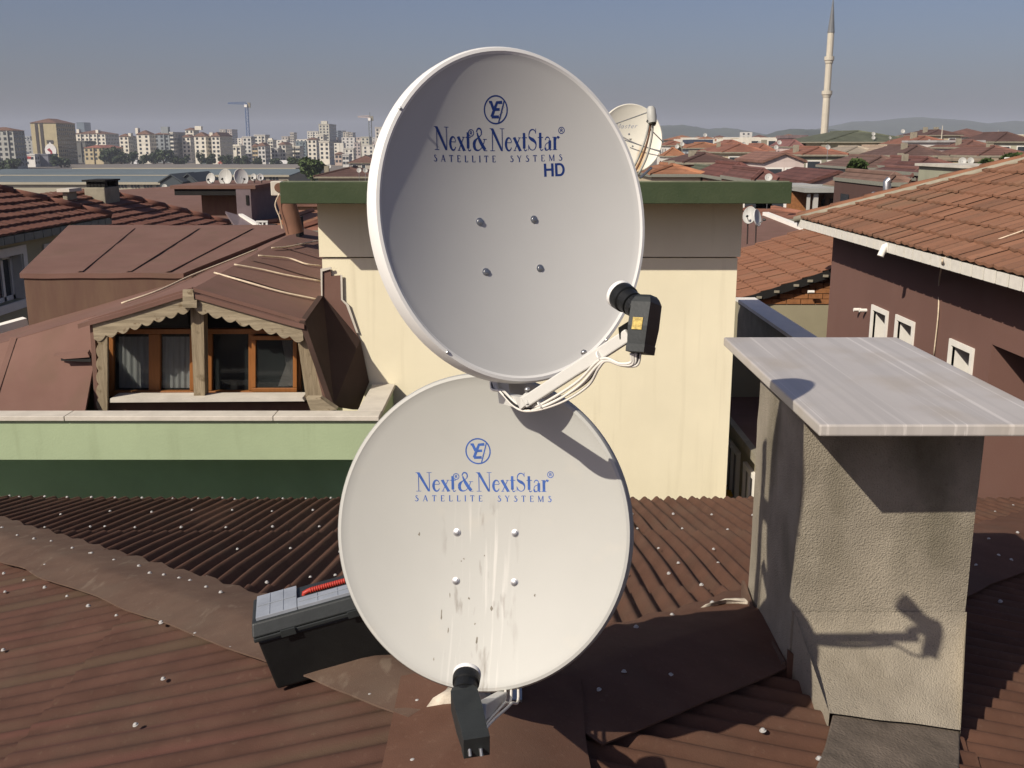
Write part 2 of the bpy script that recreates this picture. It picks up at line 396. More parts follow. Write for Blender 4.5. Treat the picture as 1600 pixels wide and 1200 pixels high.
# screws: shared mesh, one part each
sm = MB(); sm.lathe([(.017,.0),(.017,.003),(.0125,.004),(.0125,.010),(.009,.0145),(.003,.016)], n=12)
scr = []
def onroof_ray(px, py, lift):
    r = ray(px, py); lo, hi = .5, 20
    for _ in range(40):
        m_ = (lo + hi) / 2; p = r * m_
        if p.z > roofz(p.x, p.y) + lift: lo = m_
        else: hi = m_
    return r * lo
def roofz(x, y):
    sx, sy = x - AX, y - AY
    return AZ - SL * max(abs(sx), sy, 0)
def put_screw(px, py, lift=.024, nrm=None):
    q_ = onroof_ray(px, py, .03); ax_, ay_ = abs(q_.x - AX), q_.y - AY
    if (ay_ > -.1 and abs(ax_ - ay_) < ((.24 if ax_ > ay_ else .36) if q_.x < AX else .42)) or (ay_ <= .1 and ax_ < .29): lift = .046
    r = ray(px, py); lo, hi = .5, 20
    for _ in range(40):
        m_ = (lo + hi) / 2; p = r * m_
        if p.z > roofz(p.x, p.y) + lift: lo = m_
        else: hi = m_
    scr.append(r * lo)
for px, py in [(255,1061),(212,1133),(5,1016),(140,865+0),(70,883),(38,907),(70,918),(105,932),(138,947),(182,962),(252,973),(305,991),(360,1013),(578,1087),(700,1093),(652,1096),(645,1190),
               (3,825),(27,837),(53,842),(80,846),(113,857),(143,865),(178,876),(217,885),(234,896),(256,899),(280,904),(297,908),(322,918),(345,926),(8,925),(6,896),
               (994,980),(1050,961),(1113,942),(1192,1142),(1280,1186),(1048,1055),(975,1050),(936,1078),(1500,832),(1525,883),(1580,875),(1590,832),(1563,940),(1555,800),(1583,790),(1560,868),(1545,842)]:
    put_screw(px, py)
for px, py in [(95,804),(48,797),(20,787),(172,799),(237,800),(300,797),(363,797),(425,799),(489,797),(70,824),(141,823),(164,823),(211,824),(283,824),(353,824),(426,823),(499,823),
               (149,856),(206,855),(286,855),(371,858),(454,857),(531,862),(323,902),(417,910),(485,902),(524,899),(15,775),(30,777),(70,776),(105,777),(143,777),(180,778),(222,778),(270,779),(310,779),(348,778),(367,780),(403,778),(442,779),(478,779),(517,778),
               (988,803),(1052,803),(1112,804),(1176,805),(996,826),(1066,826),(1137,828),(1029,857),(1115,858),(1060,880),(1122,880),(980,898),(1045,896),(1096,914)]:
    put_screw(px, py, .022)
so_ = None; nscr = 0; rest = MB(); scr.sort(key=lambda p: p.length)
for p in scr:
    if nscr < 98:
        if so_ is None:
            so_ = sm.build('roof_screw', M['screw'], house, smooth=True, auto=40, world=False); o = so_
        else:
            o = so_.copy(); COL.objects.link(o); o.parent = house
        o.location = p - V((AX, AY, AZ)); o.rotation_euler = (random.uniform(-.25,.25), random.uniform(-.35,.1), 0); q_ = random.uniform(.50,.66); o.scale = (q_,q_,q_*.9)
        nscr += 1
    else:
        rest.lathe([(.012,.0),(.012,.002),(.009,.007),(.003,.011)], p, n=8)
if rest.v: kind(rest.build('roof_screws', M['screw'], house), 'stuff')
# cement patches and small sealing blobs
def blob_patch(name, pts, lift=.03, th=.02, mt='mortar', parent=None):
    P3 = []
    for px, py in pts:
        r = ray(px, py); lo, hi = .5, 20
        for _ in range(40):
            m_ = (lo + hi) / 2; p = r * m_
            if p.z > roofz(p.x, p.y) + lift: lo = m_
            else: hi = m_
        P3.append(r * lo)
    c = sum(P3, V((0,0,0))) / len(P3); mb = MB(); n = len(P3)
    mb.mesh(P3 + [p * .75 + c * .25 + V((0,0,th)) for p in P3] + [c + V((0,0,th*1.3))],
        [(k, (k+1) % n, n+(k+1) % n, n+k) for k in range(n)] + [(n+k, n+(k+1) % n, 2*n) for k in range(n)])
    return mb.build(name, M[mt], parent, smooth=True)
blob_patch('mortar_patch', [(664,1108),(690,1092),(700,1080),(712,1082),(770,1086),(775,1104),(720,1101),(690,1103)], .045, .03, parent=house)
blob_patch('mortar_patch', [(1092,951),(1110,946),(1130,943),(1150,943),(1178,945),(1175,938),(1150,938),(1132,939),(1118,945),(1100,950)], .045, .015, parent=house)

# ------------------------------------------------------------------ mast and the two big satellite dishes
mast = thing('dish_mast', 'steel pipe mast behind the two big dishes on the roof apex', 'mast', (AX, 2.86, AZ))
mb = MB(); mb.tube([(AX, 2.86, AZ-.02), (AX, 2.86, .02)], .024, 16); mb.build('pole', M['steel'], mast, smooth=True, auto=40)
mb = MB(); mb.obox((AX, 2.86, AZ+.03), (.20,.20,.012), (1,0,0), (0,1,0), (0,0,1)); mb.build('base_plate', M['steel'], mast)

DA, DB, DD = .382, .401, .070
def dish_frame(az, el, roll):
    az, el, roll = R(az), R(el), R(roll)
    n = V((math.sin(az)*math.cos(el), -math.cos(az)*math.cos(el), math.sin(el))); r0 = V((math.cos(az), math.sin(az), 0)); u0 = n.cross(r0)
    r = math.cos(roll)*r0 + math.sin(roll)*u0; u = -math.sin(roll)*r0 + math.cos(roll)*u0
    return Matrix((r, u, n)).transposed()
def dz(x, y, d=DD, a=DA, b=DB): return -d * (1 - (x/a)**2 - (y/b)**2)
def reflector_mb(a, b, d, nr=22, ns=112, lip=.042):
    mb = MB(); prof = [(i / nr, -d * (1 - (i/nr)**2), 0) for i in range(1, nr + 1)]
    prof += [(1, .004, .006), (1, .003, .014), (1, -.006, .019), (1, -lip, .020), (1, -lip-.004, .012)]
    prof += [(i / nr, -d * (1 - (i/nr)**2) - .006, 0) for i in range(nr - 1, 0, -3)]
    vs = [V((0, 0, -d))]
    for rho, z, e in prof:
        for q in range(ns):
            w = 2*math.pi*q/ns; vs.append(V(((a*rho + e)*math.cos(w), (b*rho + e)*math.sin(w), z)))
    vs.append(V((0, 0, -d - .006))); L = len(prof)
    fs = [(0, 1+q, 1+(q+1) % ns) for q in range(ns)]; ms = [0]*ns
    for k in range(L-1):
        for q in range(ns):
            fs.append((1+k*ns+q, 1+(k+1)*ns+q, 1+(k+1)*ns+(q+1) % ns, 1+k*ns+(q+1) % ns)); ms.append(1 if nr-1 <= k < nr+4 else 0)
    e = len(vs) - 1; fs += [(1+(L-1)*ns+q, e, 1+(L-1)*ns+(q+1) % ns) for q in range(ns)]; ms += [0]*ns
    mb.mesh(vs, fs); mb.m = ms; return mb

# --- lettering built as thin polygons
WSC = 1.0
def st(pts, w):
    """quads along a polyline, w = width list or number"""
    n = len(pts); ww = [q * WSC for q in (w if isinstance(w, (list, tuple)) else [w]*n)]; L = []; out = []
    for k in range(n):
        a = pts[max(0, k-1)]; b = pts[min(n-1, k+1)]; dx, dy = b[0]-a[0], b[1]-a[1]; l = math.hypot(dx, dy) or 1
        nx, ny = -dy/l*ww[k]/2, dx/l*ww[k]/2; L.append(((pts[k][0]+nx, pts[k][1]+ny), (pts[k][0]-nx, pts[k][1]-ny)))
    for k in range(n-1): out.append([L[k][0], L[k+1][0], L[k+1][1], L[k][1]])
    return out
def ar(cx, cy, rx, ry, a0, a1, n=14): return [(cx + rx*math.cos(R(a0+(a1-a0)*k/n)), cy + ry*math.sin(R(a0+(a1-a0)*k/n))) for k in range(n+1)]
def bez(p, n=14):
    out = []
    for k in range(n+1):
        t = k/n; q = list(p)
        while len(q) > 1: q = [(q[i][0]*(1-t)+q[i+1][0]*t, q[i][1]*(1-t)+q[i+1][1]*t) for i in range(len(q)-1)]
        out.append(q[0])
    return out
def sw(n, lo, hi, pk=.5): return [lo + (hi-lo)*max(0, 1-abs(k/(n-1)-pk)/max(pk,1-pk))**.8 for k in range(n)]
TH, TK = .028, .12
def serif(x, y, w=.2): return [[(x-w/2, y), (x+w/2, y), (x+w/2, y+TH), (x-w/2, y+TH)]]
def glyph(ch):
    if ch == 'N':
        return ([[(.02,1),(.17,1),(.66,0),(.55,0)]] + st([(.115,0),(.115,.93)], .03) + serif(.115,0,.24) + serif(.06,.972,.16)
                + st([(.625,.0),(.625,1)], .03) + serif(.625,.972,.24)), .76
    if ch == 'e':
        a = ar(.19,.30,.15,.285,20,330,26); return st(a, [.05]+sw(25,.022,.105,.52)+[.03]) + st([(.06,.37),(.325,.37)], .026), .40
    if ch == 'x':
        return st([(.04,.6),(.35,0)], .11) + st([(.33,.6),(.05,0)], .028) + serif(.06,.572,.15) + serif(.32,.572,.14) + serif(.07,0,.14) + serif(.34,0,.16), .41
    if ch == 't':
        return st([(.12,.10),(.12,.80)], [.11,.10]) + st(bez([(.12,.12),(.12,-.03),(.22,-.02),(.27,.07)]), [.11]+sw(13,.02,.05)+[.02]) + st([(.0,.585),(.27,.585)], .03), .29
    if ch == 'S':
        a = bez([(.40,.80),(.36,1.02),(.08,1.03),(.05,.77),(.06,.66)], 10) + bez([(.07,.64),(.12,.50),(.36,.50),(.41,.30)], 10) + bez([(.42,.28),(.43,-.02),(.12,-.08),(.04,.22)], 10)
        w = sw(11,.025,.05) + sw(11,.06,.135) + sw(11,.05,.03)
        return st(a, w) + st([(.405,.76),(.405,.99)], .022) + st([(.035,.02),(.035,.27)], .022), .49
    if ch == 'a':
        return (st([(.29,.08),(.29,.44)], .11) + st(bez([(.29,.42),(.28,.66),(.08,.63),(.07,.47)]), [.10]+sw(13,.025,.05)+[.06])
                + st(bez([(.28,.36),(.10,.33),(.03,.24),(.06,.10)]), .03) + st(bez([(.06,.12),(.06,-.05),(.20,-.02),(.28,.12)]), [.09]+[.07]*5+[.04]*5+[.03]*4) + st([(.29,.1),(.31,.0),(.39,.03)], [.1,.05,.025])), .42
    if ch == 'r':
        return st([(.10,0),(.10,.6)], .11) + serif(.10,0,.24) + serif(.06,.572,.16) + st(bez([(.14,.36),(.17,.60),(.24,.63),(.31,.53)]), [.03]*8+[.06,.08,.09,.09,.1,.1,.09]), .33
    if ch == '&':
        a = bez([(.60,.05),(.40,.30),(.24,.62),(.20,.80)], 12); b = ar(.30,.82,.125,.165,180,-20,16)
        c = bez([(.42,.76),(.40,.60),(.02,.55),(.03,.26)], 14); d_ = bez([(.03,.26),(.02,-.08),(.42,-.10),(.53,.30),(.58,.50)], 16)
        return st(a, [.13]*7+[.11,.09,.08,.07,.06,.05]) + st(b, [.045]*5+[.06]*7+[.05]*5) + st(c, [.05,.04,.03,.03,.03,.03,.03,.04,.05,.07,.09,.11,.12,.12,.12]) + st(d_, [.12,.12,.11,.1,.08,.06,.05,.04]+[.028]*9) + serif(.60,.5,.2) + serif(.62,0,.18), .72
    # small capitals (light strokes)
    t, k = .05, .11
    if ch == 's': 
        a = bez([(.42,.82),(.36,1.05),(.05,1.03),(.07,.74),(.30,.54),(.44,.44)], 12) + bez([(.45,.40),(.52,.12),(.30,-.06),(.06,.02),(.05,.22)], 12)[1:]
        return st(a, sw(25,.05,.12)), .5
    if ch == 'A': return st([(.05,0),(.33,1)], t) + st([(.33,1),(.60,0)], k) + st([(.17,.35),(.47,.35)], t) + serif(.05,0,.2) + serif(.60,0,.22), .66
    if ch == 'T': return st([(.28,0),(.28,.96)], k) + st([(.0,.97),(.56,.97)], .06) + st([(.02,.78),(.02,.97)], t) + st([(.54,.78),(.54,.97)], t) + serif(.28,0,.26), .56
    if ch == 'E': return st([(.10,0),(.10,1)], k) + st([(.10,.97),(.46,.97)], .06) + st([(.10,.52),(.38,.52)], .05) + st([(.10,.03),(.48,.03)], .06) + st([(.46,.80),(.46,.97)], t) + st([(.48,.03),(.48,.22)], t), .52
    if ch == 'L': return st([(.10,0),(.10,1)], k) + st([(.10,.03),(.46,.03)], .06) + st([(.46,.03),(.46,.24)], t) + serif(.10,.95,.24), .48
    if ch == 'I': return st([(.08,0),(.08,1)], k) + serif(.08,0,.24) + serif(.08,.96,.24), .16
    if ch == 'Y': return st([(.0,1),(.28,.48)], k) + st([(.55,1),(.28,.48)], t) + st([(.28,0),(.28,.5)], k) + serif(.28,0,.26) + serif(.02,.96,.2) + serif(.54,.96,.18), .56
    if ch == 'M': return st([(.06,0),(.06,1)], t) + st([(.06,1),(.38,.05)], k) + st([(.38,.05),(.68,1)], t) + st([(.70,0),(.70,1)], k) + serif(.06,0,.18) + serif(.70,0,.24), .76
    if ch == 'H': return st([(.09,0),(.09,1)], .18) + st([(.62,0),(.62,1)], .18) + st([(.18,.53),(.53,.53)], .17), .71
    if ch == 'D': return st([(.09,0),(.09,1)], .18) + st([(.18,.92),(.32,.92)] + ar(.34,.5,.28,.42,80,-80,16) + [(.32,.08),(.18,.08)], .17), .72
    # light geometric lower case for the far dish
    if ch == 'm_': return st([(.05,0),(.05,.62)], .09) + st([(.3,0),(.3,.62)], .09) + st([(.55,0),(.55,.62)], .09) + st([(.05,.58),(.55,.58)], .08), .62
    return [], .3
def layout(text, gap=.02, track=0):
    x = 0; out = []
    for ch in text:
        if ch in ' ~': x += (.10 if ch == '~' else .13) + track; continue
        p, w = glyph(ch); out += [[(a + x, b) for a, b in q] for q in p]; x += w + gap + track
    return out, x - gap - track
def fit(polys, w, x0, x1, y0, h): return [[(x0 + a/w*(x1-x0), y0 + b*h) for a, b in q] for q in polys]
def circle(cx, cy, r, w, n=36): return st(ar(cx, cy, r, r, 0, 360, n), w)
def emblem(cx, cy, r):
    P = circle(cx, cy, r, r*.085)
    q = lambda pts, w: P.extend(st([(cx + a*r, cy + b*r) for a, b in pts], w*r))
    q([(-.60,.52),(-.44,.56),(-.20,.02)], .17); q([(.55,.55),(.10,.52),(-.10,.10),(-.36,-.52)], .17)
    q([(-.36,-.52),(.28,-.50)], .16); q([(-.12,.02),(.34,.04)], .15); q([(.72,.66),(.24,-.95)], .07)
    for k in range(9): P.append([(cx+r*(.62+.02*(k % 3)*5-.05*k*.9+a), cy+r*(.45-.13*k+b)) for a, b in ((-.025,0),(0,-.025),(.025,0),(0,.025))])
    return P
def reg(cx, cy, r):
    P = circle(cx, cy, r, r*.2, 20); P += st([(cx-r*.3, cy-r*.5), (cx-r*.3, cy+r*.5)], r*.2) + st(ar(cx-.1*r, cy+r*.22, r*.38, r*.28, 95, -95, 8), r*.2) + st([(cx-.0*r, cy-.05*r), (cx+r*.38, cy-r*.5)], r*.2)
    return P
def decal(name, polys, mt, root, f, base=.00016):
    mb = MB(); k = 0
    for p in polys:
        k += 1; off = base + .000002 * (k % 60)
        ar_ = sum(p[i][0]*p[(i+1) % len(p)][1] - p[(i+1) % len(p)][0]*p[i][1] for i in range(len(p)))
        if ar_ < 0: p = p[::-1]
        mb.poly([(x, y, f(x, y) + off) for x, y in p])
    return mb.build(name, mt, root, world=False)
def bolt_mb(x, y, f):
    mb = MB(); z = f(x, y); mb.lathe([(.0105,0),(.0105,.0014),(.0072,.002),(.0066,.0045),(.003,.0055)], (x, y, z), n=16); return mb

def big_dish(name, label, C, az, el, roll, refl, ink, wordmark, sc=1, by=-.010, wx=1.0, hy=1.0):
    C = V(C) * sc; Rm = dish_frame(az, el, roll); root = thing(name, label, 'satellite dish', C, Rm, 'the two big dishes on the roof mast')
    root.scale = (sc, sc, sc); WM[root] = WM[root] @ Matrix.Scale(sc, 4)
    reflector_mb(DA*wx, DB*hy, DD).build('reflector', [refl, M['dishedge'] if ink is M['ink'] else M['dish2']], root, smooth=True, auto=38, world=False)
    b0, bs, bh, emc, emr, hd, sx = wordmark
    dz = lambda x, y: -DD * (1 - (x/(DA*wx))**2 - (y/(DB*hy))**2)
    global WSC
    WSC = 1.22; ly2, w2 = layout('Next~& NextStar'); WSC = 1.35
    decal('logo_emblem', emblem(emc[0], emc[1], emr), ink, root, dz)
    P = fit(ly2, w2, -.187+sx, .180+sx, b0, bh); P += reg(-.187 + sx + .367*1.62/6.1 + .012, b0 + bh*.78, .008) + reg(.186 + sx, b0 + bh*.88, .008)
    decal('brand_lettering', P, ink, root, dz)
    ls, lw = layout('sATELLITE  sYsTEMs', 0, .62)
    decal('small_lettering', fit(ls, lw, -.192+sx, .187+sx, bs, .0165), ink, root, dz)
    WSC = 1.0
    if hd:
        lh, hw = layout('HD', .10); decal('model_lettering', fit(lh, hw, .134+sx, .194+sx, hd, .034), ink, root, dz)
    for x, y in ((-.081, by), (.081, by), (-.081, by-.130), (.081, by-.130)):
        bolt_mb(x, y, dz).build('bolt', M['steel'], root, smooth=True, auto=40, world=False)
    # mount: square box behind, bracket to the mast
    mb = MB(); mb.obox((0, -.075, -DD-.03), (.20,.17,.05), (1,0,0), (0,1,0), (0,0,1)); mb.build('mount_bracket', M['arm'], root, bevel=.004, world=False)
    iv = WM[root].inverted(); mloc = iv @ V((AX, 2.86, C[2] - .06))
    mb = MB(); mb.tube([(0, -.075, -DD-.05), mloc], .028, 4, sq=True); mb.build('mast_clamp', M['arm'], root, world=False)
    return root
upper = big_dish('satellite_dish', 'big grey upper dish marked HD in blue, black receiver at its right', (.019,2.637,-.178), 29.4, 11.4, 0, M['dish'], M['ink'], (.175, .147, .056, (-.018,.276), .0335, .107, -.014), .99, -.003, .982, 1.018)
lower = big_dish('satellite_dish', 'big cream lower dish with dirty streaks down its centre and no HD', (-.085,2.545,-.994), -13, 17.4, 4, M['dish2'], M['ink2'], (.101, .074, .052, (-.018,.210), .0335, None, -.004), 1.02)

def smooth_path(pts, n=10):
    pts = [V(p) for p in pts]; P = [pts[0]*2 - pts[1]] + pts + [pts[-1]*2 - pts[-2]]; out = []
    for i in range(1, len(P)-2):
        for k in range(n):
            t = k/n; a, b, c, d = P[i-1:i+3]
            out.append(.5*((2*b) + (c-a)*t + (2*a-5*b+4*c-d)*t*t + (3*b-a-3*c+d)*t**3))
    out.append(pts[-1]); return out

# upper dish: feed arm, receiver, cables
elb = at(822,628,2.36); lend = at(985,522,2.20)
back = V((-.05, 2.82, -.48))
mb = MB(); d_ = (lend - elb).normalized(); up_ = V((0,0,1)); sd_ = d_.cross(up_).normalized(); nn_ = sd_.cross(d_)
mb.obox((elb + lend)/2, ((lend-elb).length, .024, .028), d_, sd_, nn_); arm = mb.build('feed_arm', M['arm'], upper, bevel=.003)
mb = MB(); mb.tube([back, V((-.02,2.63,-.655)), elb + V((0,.015,-.006)), elb + d_*.02], .014, sq=True); mb.build('arm_bracket', M['arm'], upper)
for t in (.06, .62):
    p = elb + d_ * (lend-elb).length * t
    mb = MB(); mb.lathe([(.007,0),(.007,.005),(.003,.009)], p + nn_*.02, nn_, 10); mb.build('bolt', M['steel'], upper, smooth=True)
def receiver(root, top, bot, wdir, wid, thick, horn_c, horn_dir, mt, sticker=None):
    top, bot, wd = V(top), V(bot), V(wdir).normalized(); ax = (bot - top); L = ax.length; ax.normalize(); wd = (wd - ax*wd.dot(ax)).normalized(); th = ax.cross(wd)
    mb = MB()
    secs = [(0,.62,.55),(.05,.80,.78),(.14,1,.95),(.55,1,1),(.78,.94,.90),(.86,.90,.86),(.861,.96,.92),(1,.94,.90)]; vs = []
    for t, a, b in secs:
        c = top + ax*(L*t)
        for p, q in ((-1,-1),(1,-1),(1,1),(-1,1)): vs.append(c + wd*(p*wid/2*a) + th*(q*thick/2*b))
    n = len(secs); fs = [(k*4+q, k*4+(q+1) % 4, (k+1)*4+(q+1) % 4, (k+1)*4+q) for k in range(n-1) for q in range(4)] + [(3,2,1,0), (n*4-4,n*4-3,n*4-2,n*4-1)]
    mb.mesh(vs, fs); o = mb.build('receiver_body', mt, root, bevel=.004)
    hd = V(horn_dir).normalized(); hc = V(horn_c)
    mb = MB(); mb.lathe([(.016,-.085),(.020,-.05),(.021,-.028),(.027,-.026),(.0275,-.002),(.031,0),(.032,.018),(.031,.022)], hc, hd, 28)
    h = mb.build('feed_horn', M['black'], root, smooth=True, auto=35)
    mb = MB(); mb.lathe([(.0315,.0225),(.0325,.024),(.0325,.032),(.028,.037),(.010,.040)], hc, hd, 28); mb.build('horn_cap', M['white_pl'], root, smooth=True, auto=35)
    mb = MB(); mb.lathe([(.026,-.05),(.026,-.030)], hc, hd, 20)
    mb.obox(hc - hd*.04 + V((0,0,-.034)), (.016,.02,.03), (1,0,0), (0,1,0), (0,0,1)); mb.build('holder_clamp', M['black'], root, bevel=.002)
    return o, ax, wd, th
ut, ub = at(1012,462,2.19), at(1000,552,2.155)
hdU = (V((.009,2.697,-.176)) + V((0,0,-.02)) - at(1000,490,2.19)).normalized()
rb, ax, wd, th = receiver(upper, ut, ub, (1,-.75,.0), .047, .056, at(979,468,2.245), hdU, M['lnb'])
if th.y > 0: th = -th
# sticker on the left-front face
mb = MB(); c = ut + ax*.075 - wd*.0; fdir = -wd if (-wd).y < 0 or True else wd
cands = [(wd, th, .047/2), (-wd, th, .047/2), (th, wd, .056/2), (-th, wd, .056/2)]
best = max(cands, key=lambda c_: (-(ut.normalized())).dot(c_[0]) - .8*c_[0].x)
nf, uf, hf = best
mb.obox(ut + ax*(.52*(ub-ut).length) + nf*(hf+.0012), (.024,.026,.001), uf, ax, nf); mb.build('sticker', M['yellow'], upper)
mb = MB(); mb.hexa([p for p in [at(966,512,2.23), at(985,500,2.23), at(984,532,2.23), at(968,530,2.23), at(966,512,2.20), at(985,500,2.20), at(984,532,2.20), at(968,530,2.20)]]); mb.build('arm_end_clip', M['black'], upper)
# cables of the upper receiver (four white, one black)
for k, (dx, dy, m_) in enumerate([(0,0,'cable'),(5,4,'cable'),(9,9,'cable'),(2,6,'cable'),(8,2,'cable_dk')]):
    pts = [at(986+dx*1.6,552,2.16), at(986+dx,566+dy*.5,2.165), at(968+dx*.4,568+dy*.3,2.18), at(948,560+dy*.4,2.21), at(932+dx*.4,566+dy,2.23), at(905+dx*1.5,594+dy*1.0,2.27), at(870+dx,618+dy*1.1,2.31), at(835,636+dy*.6,2.35), at(812-dx*.5,634+dy*.4,2.40), at(788-dx*.7,612,2.52), at(776-dx,600,2.64), V((AX+.03,2.83,-.50-.01*k)), V((AX+.03+.004*k,2.83,-1.0))]
    mb = MB(); mb.tube(smooth_path(pts, 8), .0034, 8); mb.build('cable', M[m_], upper, smooth=True)
for px, py, y in ((938,548,2.23),(846,622,2.34)):
    mb = MB(); p = at(px, py+8, y); mb.lathe([(.013,-.002),(.013,.002)], p, d_, 14); mb.build('cable_tie', M['white_pl'], upper)
# small screws on the left rim
for w in (140, 232, 305):
    mb = MB(); x, y = (DA+.012)*math.cos(R(w)), (DB+.012)*math.sin(R(w)); mb.lathe([(.004,0),(.004,.003),(.002,.005)], (x, y, .004), n=8); mb.build('rim_rivet', M['steel'], upper, world=False)

# lower dish: arm, receiver, cables
lt, lb = at(722,1080,2.10), at(745,1168,1.93)
hdL = (V((-.082,2.595,-1.06)) - at(728,1066,2.12)).normalized()
receiver(lower, lt, lb, (1,.05,.0), .060, .058, at(728,1068,2.12), hdL, M['lnb'])
la, le = at(790,1088,2.52), at(750,1112,2.07)
mb = MB(); dl = (le - la).normalized(); s2 = dl.cross(V((0,0,1))).normalized(); n2 = s2.cross(dl)
mb.obox((la+le)/2, ((le-la).length, .028, .036), dl, s2, n2); mb.build('feed_arm', M['arm'], lower, bevel=.003)
for k, dx in enumerate((0, 9, 20)):
    pts = [at(742,1166,1.94), at(752+dx*.3,1140,2.0), at(760+dx*.6,1124,2.12), at(778+dx,1100,2.3), at(790+dx,1080,2.45), V((AX+.04+.01*k,2.80,-1.30)), V((AX+.03+.01*k,2.83,-.95))]
    mb = MB(); mb.tube(smooth_path(pts, 8), .0036, 8); mb.build('cable', M['cable'], lower, smooth=True)
for k in range(2):
    mb = MB(); p = lb + V((.012*(k*2-1)-.004, 0, -.002)); mb.tube([p, p + V((.002,-.006,-.014))], .004, 8); mb.build('connector', M['steel'], lower)
def dish_xy(root, px, py):
    iv = WM[root].inverted(); o = iv @ V((0,0,0)); d = (iv.to_3x3() @ ray(px, py)); w = -DD
    for _ in range(25):
        k = (w - o.z) / d.z; x, y = o.x + d.x*k, o.y + d.y*k; w = dz(x, y)
    return x, y
rnd = random.Random(5); spots = []
for px, py, w, h in ((655,835,.004,.008),(725,873,.005,.004),(721,877,.003,.003),(836,930,.005,.006),(678,1030,.003,.006),(712,1046,.004,.004),(757,868,.003,.004),(700,985,.003,.010),(733,935,.004,.006),(745,1000,.005,.012),(690,960,.004,.018),(768,951,.005,.010),(742,975,.004,.006),(703,930,.003,.012)):
    x, y = dish_xy(lower, px, py); spots.append([(x + w*math.cos(q*.785)*rnd.uniform(.2,.9), y + h*math.sin(q*.785)*rnd.uniform(.3,.9)) for q in range(8)])
decal('dirt_specks', spots, mat('dirt', (.12,.105,.085), .9, 70, .3, col2=(.24,.22,.18)), lower, dz)
# ------------------------------------------------------------------ toolbox on the hip
o0 = at(428,1086,3.10); o0.z = roofz(o0.x, o0.y) + .026
ex = V((.985, .215, .06)); ex.normalize()
# box tilts with the left slope
ez = V((-.20, -.02, 1)).normalized(); ex = (ex - ez*ex.dot(ez)).normalized(); ey = ez.cross(ex)
tb = thing('toolbox', 'black plastic toolbox with clear lid and red handle on the left hip', 'toolbox', o0, Matrix((ex, ey, ez)).transposed())
LBX, WB, HB = .50, .21, .195
mb = MB(); mb.hexa([(.012,.012,0),(LBX-.012,.012,0),(LBX-.012,WB-.012,0),(.012,WB-.012,0),(-.004,-.004,HB),(LBX+.004,-.004,HB),(LBX+.004,WB+.004,HB),(-.004,WB+.004,HB)])
mb.build('box_body', M['black'], tb, bevel=.008, world=False)
mb = MB(); mb.box(-.014, LBX+.014, -.014, WB+.014, HB, HB+.016); mb.build('box_rim', M['lnb'], tb, bevel=.004, world=False)
mb = MB(); mb.hexa([(-.016,-.016,HB+.018),(LBX+.016,-.016,HB+.018),(LBX+.016,WB+.016,HB+.018),(-.016,WB+.016,HB+.018),(-.008,.004,HB+.062),(LBX+.008,.004,HB+.062),(LBX+.008,WB-.004,HB+.062),(-.008,WB-.004,HB+.062)])
mb.build('lid', M['lnb'], tb, bevel=.006, world=False)
for x0, x1, y0, y1 in ((.008,.145,.014,WB-.016),(.147,LBX-.148,.014,.085),(LBX-.146,LBX-.008,.014,WB-.016)):
    mb = MB(); z = HB+.0625; mb.box(x0, x1, y0, y1, z, z+.012)
    for f in (.5,): mb.box(x0+.004, x1-.004, y0+(y1-y0)*f-.002, y0+(y1-y0)*f+.002, z+.012, z+.0145)
    for f in (.33,.66): mb.box(x0+(x1-x0)*f-.0015, x0+(x1-x0)*f+.0015, y0+.003, y1-.003, z+.0121, z+.014)
    mb.build('organiser_lid', M['clear'], tb, bevel=.003, world=False)
mb = MB(); z = HB+.071; hy = .128
mb.tube([(.165,hy,z-.018),(.17,hy,z-.004),(.185,hy,z),(LBX-.185,hy,z),(LBX-.17,hy,z-.004),(LBX-.165,hy,z-.018)], .0085, 10)
for k in range(16): mb.lathe([(.0085,0),(.0105,.004),(.0085,.008)], (.19+k*.0078*1.0, hy, z), (1,0,0), 10)
mb.build('handle', M['red'], tb, smooth=True, auto=40, world=False)
for x in (.075, .30):
    mb = MB(); mb.box(x, x+.05, -.0205, -.0165, HB-.004, HB+.022); mb.build('latch', M['lnb'], tb, bevel=.003, world=False)

# ------------------------------------------------------------------ chimney and marble slab
CX0, CX1, CY0, CY1, CZT = 1.01, 1.635, 3.41, 4.06, -.892
ch = thing('chimney', 'square rough plastered chimney under a marble slab on the brown roof', 'chimney', (1.36, 3.86, -2.05))
mb = MB(); nx, ny, nz = 14, 22, 26
def chp(x, y, z):
    p = V((x, y, z)); j = .006 * noise.noise(p*4) + .003 * noise.noise(p*13); return p + V((j, j, 0))
def facegrid(fn, nu, nv):
    vs = [fn(i/nu, j/nv) for j in range(nv+1) for i in range(nu+1)]
    mb.mesh(vs, [(j*(nu+1)+i, j*(nu+1)+i+1, (j+1)*(nu+1)+i+1, (j+1)*(nu+1)+i) for j in range(nv) for i in range(nu)])
zb = -2.75; fl = lambda z: .02 * max(0, (-1.75 - z) / .3)
facegrid(lambda u, v: chp(CX0+(CX1-CX0)*u, CY0, zb+(CZT-zb)*v), nx, nz)
facegrid(lambda u, v: chp(CX0, CY1+(CY0-CY1)*u, zb+(CZT-zb)*v), ny, nz)
facegrid(lambda u, v: chp(CX1, CY0+(CY1-CY0)*u, zb+(CZT-zb)*v), ny, nz)
facegrid(lambda u, v: chp(CX1+(CX0-CX1)*u, CY1, zb+(CZT-zb)*v), nx, nz)
facegrid(lambda u, v: chp(CX0+(CX1-CX0)*u, CY0+(CY1-CY0)*v, CZT), nx, ny)
cb = mb.build('chimney_body', M['plaster'], ch, smooth=True, auto=50)
